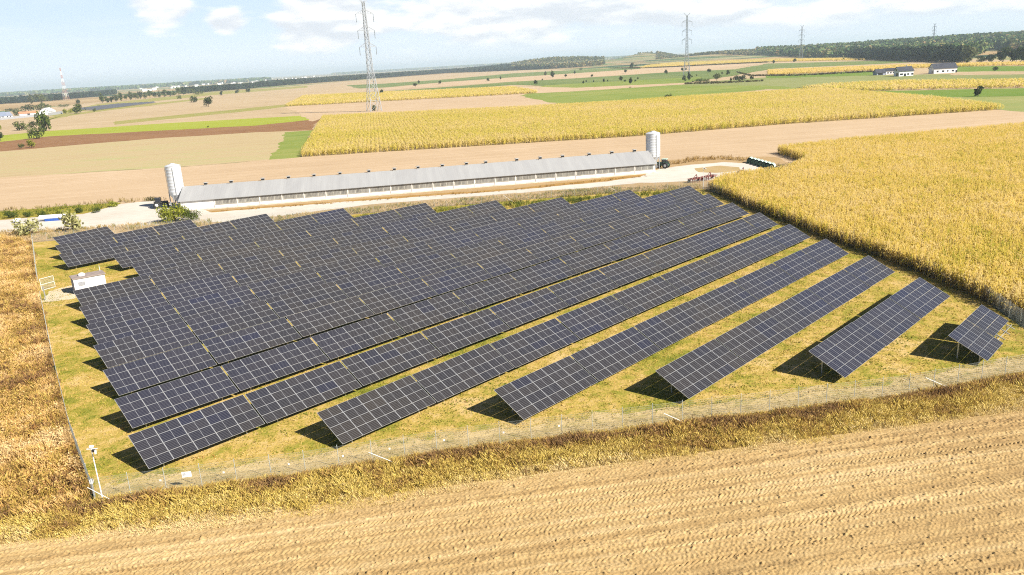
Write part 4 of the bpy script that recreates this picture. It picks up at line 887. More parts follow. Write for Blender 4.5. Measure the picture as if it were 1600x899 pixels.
def blades_mesh(P, z, h, nb, spread, wd, lean, seed, rnd):
    rng = np.random.default_rng(seed); n = len(P); V, T, A, TP = [], [], [], []; b = 0; i = np.arange(n)
    hp = h if isinstance(h, np.ndarray) else np.full(n, h)
    for k in range(nb):
        az = rng.random(n) * 2 * np.pi; rr = spread * np.sqrt(rng.random(n)); bx, by = P[:, 0] + rr * np.cos(az), P[:, 1] + rr * np.sin(az)
        hh = hp * (.5 + .7 * rng.random(n)); a2 = rng.random(n) * 2 * np.pi; ln = lean * hh * (.3 + rng.random(n)); w = wd * (.6 + .8 * rng.random(n)); a3 = rng.random(n) * np.pi
        ox, oy = np.cos(a3) * w, np.sin(a3) * w
        V += [np.c_[bx - ox, by - oy, np.full(n, z)], np.c_[bx + ox, by + oy, np.full(n, z)], np.c_[bx + ox * .45 + np.cos(a2) * ln * .6, by + oy * .45 + np.sin(a2) * ln * .6, z + hh * .75], np.c_[bx + np.cos(a2) * ln, by + np.sin(a2) * ln, z + hh]]
        T += [np.c_[b + i, b + n + i, b + 2 * n + i], np.c_[b + i, b + 2 * n + i, b + 3 * n + i]]; b += 4 * n
        lr = np.clip(rnd + rng.normal(0, .09, n), 0, 1); A += [lr] * 4; TP += [np.zeros(n)] * 2 + [np.full(n, .6), np.ones(n)]
    return np.concatenate(V), np.concatenate(T), np.concatenate(A), np.concatenate(TP)

def domes_mesh(P, z, h, r, nq, sz, seed, rnd):
    """bushy dead weeds: small leaf and seed-head faces filling a rough dome on a few stems"""
    rng = np.random.default_rng(seed); n = len(P); d = rng.normal(size=(n, nq, 3)); d /= np.linalg.norm(d, axis=2)[..., None]; d *= rng.random((n, nq, 1)) ** .45
    hh = h * (.6 + .8 * rng.random(n)); rr = r * (.6 + .8 * rng.random(n)); zz = (d[..., 2] + 1) / 2
    C = np.stack([P[:, None, 0] + d[..., 0] * rr[:, None] * (.5 + .6 * zz), P[:, None, 1] + d[..., 1] * rr[:, None] * (.5 + .6 * zz), z + .05 + hh[:, None] * zz], -1).reshape(-1, 3); m_ = len(C)
    u = rng.normal(size=(m_, 3)) * np.array([1, 1, 1.5]); u /= np.linalg.norm(u, axis=1)[:, None]; w = np.cross(u, rng.normal(size=(m_, 3))); w /= np.linalg.norm(w, axis=1)[:, None]
    s_ = (sz * (.5 + rng.random(m_)))[:, None]; V = np.stack([C - u * s_, C + w * s_ * .45, C + u * s_, C - w * s_ * .45], 1).reshape(-1, 3)
    A = np.repeat(np.clip(np.repeat(rnd, nq) + rng.normal(0, .08, m_), 0, 1), 4); T_ = np.arange(4 * m_).reshape(m_, 4)
    return V, np.concatenate([T_[:, [0, 1, 2]], T_[:, [0, 2, 3]]]), A, np.repeat(zz.ravel(), 4)
def join(*parts):
    V, T, A, TP, b = [], [], [], [], 0
    for v, t_, a, tp in parts: V.append(v); T.append(t_ + b); A.append(a); TP.append(tp); b += len(v)
    return np.concatenate(V), np.concatenate(T), np.concatenate(A), np.concatenate(TP)

m_corn = leafy('ripe_corn_leaf', [(.05, (.26, .26, .03)), (.25, (.50, .45, .06)), (.45, (.75, .56, .10)), (.7, (.81, .60, .17)), (1, (.83, .64, .29))], patch=.035, patch_w=.4, trans=.42)
m_corn2 = leafy('golden_corn_leaf', [(.05, (.36, .38, .04)), (.3, (.62, .55, .07)), (.55, (.74, .59, .12)), (.8, (.78, .61, .22)), (1, (.80, .63, .30))], patch=.012, patch_w=.5, trans=.42)
def corn(px, dens, h, nl, ll, wd, seed, mat, label, cat='corn', drill=None):
    poly = gpoly(px); P = scatter(poly, dens, seed)
    if drill:                                      # plants stand in drill rows
        ang, sp = drill; c, s_ = math.cos(ang), math.sin(ang); q = P[:, 0] * -s_ + P[:, 1] * c; qq = np.round(q / sp) * sp; P = P + ((qq - q) * .35)[:, None] * np.array([-s_, c])
    rnd = np.clip(.63 + .65 * (fbm(P[:, 0] * .5, P[:, 1] * .5, seed, 3) - .5) + np.random.default_rng(seed).normal(0, .16, len(P)), 0, 1)
    V, T, A, TP = leaves_mesh(P, 0, h, nl, ll, wd, seed, rnd)
    o = link('corn_field', np_mesh('corn_field', V, T, mat, dict(rnd=A, tip=TP))); tag(o, label, cat, kind='stuff'); return len(P)
CORN_R = [(1110, 299), (1185, 333), (1235, 352), (1285, 373), (1359, 399), (1440, 430), (1490, 453), (1540, 475), (1600, 500), (1800, 590), (1950, 480), (1720, 356), (1574, 338), (1584, 329), (1604, 320), (1740, 262), (1900, 215), (1900, 190), (1760, 190), (1600, 203), (1330, 227), (1215, 240), (1262, 256), (1228, 274), (1170, 281), (1130, 287)]
nR = corn(CORN_R, 8.0, 2.5, 8, .8, .06, 21, m_corn, 'tall ripe golden corn field beside the solar farm at right', drill=(math.atan2(-1.0, .25), .8))
nM = corn([(470, 246), (1000, 213), (1200, 196.5), (1400, 183), (1570, 171.5), (1460, 157), (1400, 151.5), (1282, 141.5), (1200, 147), (1050, 156), (975, 162), (800, 171.5), (505, 185)], 2.0, 2.4, 7, 1.0, .115, 22, m_corn2, 'wide golden yellow corn field behind the bare field', drill=(math.atan2(1.0, -.16), 1.7))
corn([(445, 167), (840, 146), (838, 144), (800, 137.5), (475, 151)], .30, 2.3, 6, 1.8, .3, 23, m_corn2, 'narrow yellow corn strip beyond the pylon')
corn([(1250, 139.5), (1290, 142), (1350, 143.5), (1400, 141.5), (1600, 137.5), (1720, 137), (1720, 127.5), (1600, 128), (1400, 129.5), (1300, 134)], .28, 2.3, 6, 1.8, .3, 24, m_corn2, 'yellow corn strip in front of the white houses')
corn([(1200, 118), (1365, 110.5), (1480, 105), (1600, 103), (1720, 102), (1720, 98), (1600, 99), (1400, 104), (1200, 111)], .16, 2.2, 6, 2.2, .4, 25, m_corn, 'far orange tinted corn strip below the dark wood')
corn([(1000, 107), (1050, 104.5), (1100, 101), (1200, 97), (1350, 94.5), (1350, 92), (1200, 93), (1050, 99), (1010, 103)], .08, 2.2, 5, 3.0, .5, 26, m_corn, 'far yellow corn strip under the young plantation')

# grey-brown dead stalks standing as a shaded fringe along the corn edge
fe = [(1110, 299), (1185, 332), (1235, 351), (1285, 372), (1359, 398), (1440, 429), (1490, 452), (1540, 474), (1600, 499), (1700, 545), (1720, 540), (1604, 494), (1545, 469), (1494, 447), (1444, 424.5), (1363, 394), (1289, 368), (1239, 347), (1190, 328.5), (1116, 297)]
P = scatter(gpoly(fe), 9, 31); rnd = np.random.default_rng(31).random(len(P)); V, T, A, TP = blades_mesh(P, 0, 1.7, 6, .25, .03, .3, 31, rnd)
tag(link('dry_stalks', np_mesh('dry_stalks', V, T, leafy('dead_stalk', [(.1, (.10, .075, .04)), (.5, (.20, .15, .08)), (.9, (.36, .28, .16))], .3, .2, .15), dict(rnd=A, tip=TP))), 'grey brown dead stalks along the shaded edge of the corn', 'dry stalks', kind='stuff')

# tall weeds on the left
m_weed = leafy('autumn_weed', [(.05, (.16, .06, .02)), (.2, (.40, .18, .045)), (.36, (.44, .33, .045)), (.46, (.62, .41, .075)), (.6, (.74, .44, .14)), (.8, (.80, .53, .21)), (1, (.84, .61, .31))], patch=.22, patch_w=.7, trans=.3, tip=((.74, .56, .30), .25))
P = scatter(gpoly(WEED_LEFT), 13, 41, 60); hv = .55 + .75 * fbm(P[:, 0] * .25, P[:, 1] * .25, 43, 3) ** 1.3
P = P[fbm(P[:, 0] * .9, P[:, 1] * .9, 44, 2) > .36]; hv = .3 + 1.5 * fbm(P[:, 0] * .55, P[:, 1] * .55, 43, 3) ** 1.7
rnd = np.clip(.50 + 1.35 * (fbm(P[:, 0] * .28, P[:, 1] * .28, 42, 4) - .5) + np.random.default_rng(41).normal(0, .08, len(P)), 0, 1)
Q = scatter(gpoly(WEED_LEFT), 3.4, 45, 60); Q = Q[fbm(Q[:, 0] * .45, Q[:, 1] * .45, 46, 3) > .40]
qr = np.clip(.43 + 1.5 * (fbm(Q[:, 0] * .24, Q[:, 1] * .24, 47, 4) - .5) + np.random.default_rng(45).normal(0, .14, len(Q)), 0, 1)
V, T, A, TP = join(blades_mesh(P, GZ, hv * .85, 7, .30, .020, .5, 41, rnd), domes_mesh(Q, GZ, .95, .42, 34, .085, 48, qr))
tag(link('tall_weeds', np_mesh('tall_weeds', V, T, m_weed, dict(rnd=A, tip=TP))), 'orange brown tall weeds filling the waste ground at left', 'weeds', kind='stuff')
# tall grass between fence and harrowed field: russet by the fence, olive in the middle, straw by the soil
m_tall = leafy('tall_grass', [(.03, (.15, .06, .018)), (.2, (.34, .17, .04)), (.38, (.54, .37, .055)), (.55, (.68, .52, .10)), (.75, (.80, .60, .21)), (1, (.84, .66, .34))], patch=.35, patch_w=.16, trans=.25, tip=((.78, .60, .33), .22))
P = scatter(gpoly(STRIP), 17, 51, 80)
def dist_line(P, pts):
    d = np.full(len(P), 1e9)
    for a, b_ in zip(pts, pts[1:]):
        a = np.array(a[:2]); v = np.array(b_[:2]) - a; t_ = np.clip(((P - a) @ v) / (v @ v), 0, 1); d = np.minimum(d, np.linalg.norm(P - a - t_[:, None] * v, axis=1))
    return d
df = dist_line(P, FRONT); do = dist_line(P, gpoly(STRIP_OUT)); v = df / (df + do + 1e-6); nv = fbm(P[:, 0] * .3, P[:, 1] * .3, 52, 4) - .5
base = np.interp(v + nv * .25, [0, .06, .16, .30, .45, .62, .8, 1], [.72, .40, .12, .30, .52, .44, .74, .95])
rnd = np.clip(base + nv * .7 + np.random.default_rng(51).normal(0, .07, len(P)), 0, 1)
hv = np.interp(v, [0, .08, .2, .5, .8, 1], [.25, .55, .85, .65, .5, .15]) * (.35 + 1.3 * fbm(P[:, 0] * .7, P[:, 1] * .7, 53, 3))
Q = scatter(gpoly(STRIP), 3.0, 55, 60); qv = dist_line(Q, FRONT); qo = dist_line(Q, gpoly(STRIP_OUT)); qv = qv / (qv + qo + 1e-6); Q, qv = Q[(qv > .06) & (qv < .85)], qv[(qv > .06) & (qv < .85)]
qr = np.clip(np.interp(qv, [0, .1, .28, .5, .8, 1], [.5, .10, .16, .44, .48, .8]) + 1.1 * (fbm(Q[:, 0] * .3, Q[:, 1] * .3, 57, 3) - .5) + np.random.default_rng(55).normal(0, .1, len(Q)), 0, 1)
V, T, A, TP = join(blades_mesh(P, GZ, hv * .8, 11, .28, .012, .6, 51, rnd), domes_mesh(Q, GZ, .58, .40, 40, .055, 58, qr))
tag(link('tall_grass', np_mesh('tall_grass', V, T, m_tall, dict(rnd=A, tip=TP))), 'tall russet, olive and straw grass strip along the front fence', 'grass', kind='stuff')
# ragged straw lip where the grass meets the harrowed soil
# short grass tufts inside the farm
m_short = leafy('short_grass', [(.1, (.10, .15, .012)), (.4, (.33, .30, .035)), (.6, (.56, .40, .10)), (.85, (.66, .48, .20)), (1, (.42, .20, .045))], patch=.12, patch_w=.5, trans=.3)
P = scatter([tuple(p[:2]) for p in farm_poly], 4.5, 61, 20); P = P[np.linalg.norm(P, axis=1) < 175]; P = P[dist_line(P, FRONT) > 2.4]
rnd = np.clip(.5 + .9 * (fbm(P[:, 0] * .5, P[:, 1] * .5, 62, 4) - .5) + np.random.default_rng(61).normal(0, .08, len(P)), 0, 1)
V, T, A, TP = blades_mesh(P, GZ, .06 + .14 * fbm(P[:, 0] * .6, P[:, 1] * .6, 63, 3), 4, .3, .045, .9, 61, rnd)
tag(link('short_grass', np_mesh('short_grass', V, T, m_short, dict(rnd=A, tip=TP))), 'short grass tufts green, straw and rusty inside the fence', 'grass', kind='stuff')
P = scatter([tuple(p[:2]) for p in inset(FRONT, -.9)] + [tuple(p[:2]) for p in inset(FRONT, 3.2)][::-1], 5, 65, 60); rnd = np.clip(.55 + .8 * (fbm(P[:, 0] * .6, P[:, 1] * .6, 66, 3) - .5), 0, 1)
V, T, A, TP = blades_mesh(P, GZ, .06 + .12 * fbm(P[:, 0] * .6, P[:, 1] * .6, 67, 3), 5, .3, .03, .9, 65, rnd)
tag(link('dead_grass', np_mesh('dead_grass', V, T, leafy('dead_grass', [(.2, (.22, .24, .06)), (.5, (.44, .35, .15)), (.8, (.52, .42, .22))], .3, .3, .3), dict(rnd=A, tip=TP))), 'pale dead grass tufts at the front fence', 'grass', kind='stuff')
# weeds on the verges: along the back fence, by the loop, along the field edge
def verge(px, dens, h, mat, label, seed, wd=.05, nb=6):
    P = scatter(gpoly(px), dens, seed); rnd = np.clip(.5 + 1.0 * (fbm(P[:, 0] * .3, P[:, 1] * .3, seed + 1, 4) - .5) + np.random.default_rng(seed).normal(0, .08, len(P)), 0, 1)
    V, T, A, TP = blades_mesh(P, GZ, h * (.5 + fbm(P[:, 0] * .2, P[:, 1] * .2, seed + 2, 3)), nb, .3, wd, .5, seed, rnd)
    tag(link('verge_weeds', np_mesh('verge_weeds', V, T, mat, dict(rnd=A, tip=TP))), label, 'weeds', kind='stuff')
m_verge_w = leafy('verge_weed', [(.1, (.10, .11, .012)), (.35, (.24, .22, .03)), (.55, (.46, .32, .12)), (.8, (.56, .42, .24)), (1, (.6, .46, .28))], .12, .5, .3)
m_greenw = leafy('green_weed', [(.1, (.05, .08, .01)), (.4, (.14, .17, .02)), (.7, (.30, .28, .04)), (1, (.44, .36, .12))], .25, .5, .3)
verge([(330, 350), (600, 323), (800, 306), (960, 294.5), (1095, 290), (1098, 296), (965, 303), (786, 317), (600, 331), (400, 350)], 2.2, .6, m_verge_w, 'faded weeds between gravel road and back fence', 71)
verge([(430, 347), (545, 340), (780, 320), (870, 313), (985, 303), (1085, 298), (1140, 318), (1105, 305), (985, 312), (870, 322), (700, 335), (560, 350)], 1.6, .75, m_greenw, 'green and tawny weeds behind the last panel rows', 74)
verge([(1030, 262), (1080, 254), (1130, 250), (1172, 254), (1176, 250.5), (1130, 245), (1080, 249), (1035, 256)], 1.2, .8, leafy('orange_weed', [(.1, (.20, .11, .03)), (.5, (.40, .25, .08)), (1, (.52, .40, .2))], .2, .4, .3), 'orange weeds round the back of the turning loop', 77)
verge([(1100, 290), (1125, 286), (1165, 278.5), (1215, 272), (1212, 276), (1165, 283), (1115, 294)], 1.6, .8, leafy('red_weed', [(.1, (.10, .04, .02)), (.5, (.26, .12, .05)), (1, (.42, .28, .14))], .2, .4, .3), 'reddish brown weeds between turning loop and corn', 80)
verge([(-60, 349), (0, 342), (130, 333), (182, 323), (190, 318), (110, 324), (0, 332), (-60, 340)], 1.2, .8, m_greenw, 'yellow green weeds on the bank above the road', 83)
verge([(335, 332), (600, 311.5), (800, 297.5), (1010, 275), (1010, 277), (800, 299), (600, 313.5), (440, 325.5)], .9, .45, leafy('barn_weed', [(.1, (.12, .07, .02)), (.5, (.36, .21, .06)), (1, (.5, .36, .14))], .3, .4, .3), 'orange tufts along the foot of the barn wall', 86)
verge([(-60, 362), (40, 362), (130, 357), (210, 352), (330, 346), (330, 353), (200, 362), (100, 372), (50, 378), (-60, 372)], 2.0, .7, m_verge_w, 'pale dry weeds between the road and the left panels', 89)
verge([(0, 331), (90, 324), (190, 317), (200, 317.5), (262, 313), (262, 311), (190, 315), (0, 329)], .8, .9, leafy('field_edge_weed', [(.1, (.09, .06, .02)), (.5, (.25, .18, .06)), (1, (.42, .32, .12))], .3, .5, .3), 'ragged weeds along the near edge of the bare field', 92)

m_hedge = leafy('hedge_leaf', [(.1, (.03, .03, .012)), (.5, (.08, .06, .025)), (1, (.16, .13, .05))], .1, .3, .2)
def hedge(px, label, seed, h=1.4):
    P = scatter(gpoly(px), .12, seed); rnd = np.random.default_rng(seed).random(len(P)); V, T, A, TP = domes_mesh(P, .03, h, 1.5, 26, .45, seed, rnd)
    tag(link('hedgerow', np_mesh('hedgerow', V, T, m_hedge, dict(rnd=A, tip=TP))), label, 'hedge', kind='stuff')
hedge([(1070, 131.2), (1120, 130), (1190, 127), (1190, 127.7), (1120, 131), (1070, 132.2)], 'dark low hedge line under the round trees right of the second pylon', 95)
hedge([(1150, 113), (1166, 116.5), (1176, 118.5), (1250, 118), (1365, 112), (1365, 113), (1250, 119), (1172, 119.6), (1160, 116.5)], 'dark ditch growth along the far corn strip', 96)
hedge([(950, 107), (1050, 104.6), (1100, 102), (1200, 97.4), (1200, 98), (1100, 102.8), (1050, 105.4), (985, 107.6)], 'dark hedge line below the young plantation', 97)
hedge([(1245, 139), (1280, 140.6), (1350, 143), (1350, 143.6), (1280, 141.4), (1245, 139.8)], 'dark band for the shaded front edge of the yellow corn strip', 98, 1.0)  # dark leaf clumps laid in for the shaded corn edge
# ------------------------------------------------------------------ trees and woods
def crown(seed, lobes, nleaf, ls, flat=1.0):
    """leaf-clump faces spread through several lobes (unit height); returns verts, quads, tint"""
    rng = np.random.default_rng(seed); C = []; tot = sum(l[3] * l[3] for l in lobes)
    for cx, cy, cz, rr, rz in lobes:
        n = max(6, int(nleaf * rr * rr / tot)); d = rng.normal(size=(n, 3)); d /= np.linalg.norm(d, axis=1)[:, None]; q = rng.random(n) ** .42
        C.append(np.array([cx, cy, cz]) + d * q[:, None] * np.array([rr, rr, rz]) * (1 + .25 * rng.normal(size=(n, 1)) * .5))
    C = np.concatenate(C); n = len(C); u = rng.normal(size=(n, 3)); u /= np.linalg.norm(u, axis=1)[:, None]; w = np.cross(u, rng.normal(size=(n, 3))); w /= np.linalg.norm(w, axis=1)[:, None]
    s_ = ls * (.55 + .9 * rng.random(n))[:, None]; C[:, 2] = np.maximum(C[:, 2], .03)
    V = np.stack([C - u * s_, C - w * s_ * .7, C + u * s_, C + w * s_ * .7], 1).reshape(-1, 3); T = np.arange(4 * n).reshape(n, 4)
    return V, T, np.repeat(np.clip(rng.normal(.5, .2, n), 0, 1), 4)
def lobes_round(seed, w, z0=.2):
    rng = np.random.default_rng(seed); out = [(0, 0, .58, w * .36, .34)]
    for k in range(7):
        a = k * .9 + rng.random(); out.append((math.cos(a) * w * .27, math.sin(a) * w * .27, z0 + .04 + .6 * rng.random(), w * (.16 + .1 * rng.random()), .16 + .08 * rng.random()))
    out.append((rng.normal() * .05, 0, .86, w * .16, .13)); return out
def lobes_tall(seed, w):
    rng = np.random.default_rng(seed); return [(rng.normal() * .03, rng.normal() * .03, .22 + .09 * k, w * .5 * (1 - abs(k - 3) / 8) * (.75 + .4 * rng.random()), .12) for k in range(9)]
def lobes_bush(seed, w):
    rng = np.random.default_rng(seed); return [(math.cos(k * 1.1) * w * .3 * rng.random() ** .3, math.sin(k * 1.1) * w * .3, .25 + .4 * rng.random(), w * .24, .3) for k in range(9)]
def trunk_mesh(seed, h0, w):
    rng = random.Random(seed); b = MB(); b.tube((0, 0, -.03), (.01, 0, h0), .035, .022, 8)
    for k in range(5): a = k * 1.3 + rng.random(); b.tube((.01, 0, h0 * (.7 + .06 * k)), (math.cos(a) * w * .28, math.sin(a) * w * .28, h0 + .25 + .1 * rng.random()), .018, .006, 6)
    b.tube((.01, 0, h0), (0, 0, .85), .022, .006, 6); return b.mesh('trunk', M['bark'])
G1 = [(.1, (.012, .020, .007)), (.5, (.03, .05, .013)), (.9, (.07, .10, .022))]
G2 = [(.1, (.03, .045, .010)), (.5, (.08, .11, .02)), (.9, (.17, .20, .035))]
G3 = [(.1, (.05, .06, .025)), (.5, (.11, .13, .05)), (.9, (.2, .22, .09))]
G4 = [(.1, (.12, .15, .015)), (.5, (.28, .30, .03)), (.9, (.46, .44, .08))]
LM = {k: leafy('leaf_' + n_, s_, .3, .15, .3) for k, n_, s_ in (('dark', 'dark_green', G1), ('mid', 'mid_green', G2), ('grey', 'grey_green', G3), ('lime', 'yellow_green', G4), ('pale', 'pale_green', [(.1, (.26, .26, .09)), (.5, (.42, .40, .16)), (.9, (.56, .52, .26))]))}
_proto = {}
def tree(px, py, top, wpx, kind, leaf, label, cat='tree', group=None, name=None, nl=420):
    b0 = g(px, py); dd = float(np.linalg.norm(b0[:2])); ppm = F_PX / math.hypot(dd, CAM_H)
    h = max(1.2, (py - top) / ppm / 1.0); w = wpx / ppm; seed = int(px * 7 + py * 13) % 5; wr = round(min(2.2, max(.25, w / h)) * 4) / 4 or .25; key = (kind, seed, leaf, wr, nl)
    if key not in _proto:
        lb = lobes_round(seed, wr) if kind == 'round' else lobes_tall(seed, wr) if kind == 'tall' else lobes_bush(seed, wr)
        V, T, A = crown(seed + 10, lb, nl, .062 if nl < 900 else .035)
        V[:, 2] *= 1.0 / max(V[:, 2].max(), 1e-3)
        _proto[key] = (np_mesh('crown', V, T, LM[leaf], dict(rnd=A)), trunk_mesh(seed, .3 if kind != 'bush' else .15, wr))
    cm, tm = _proto[key]; t = empty(name or ('shrub' if cat == 'shrub' else 'broadleaf_tree'), (b0[0], b0[1], .02), (px * 1.7) % 6.28, label, cat, group)
    sw = w / wr if wr else h
    link('crown', cm, t, scale=(sw, sw, h)); link('trunk', tm, t, scale=(sw * .9, sw * .9, h)); return t
GA, GB, GC, GD = 'trees near the farmstead at left', 'small trees dotted over the far green strips', 'shrubs by the gravel road', 'trees in the distant row at left'
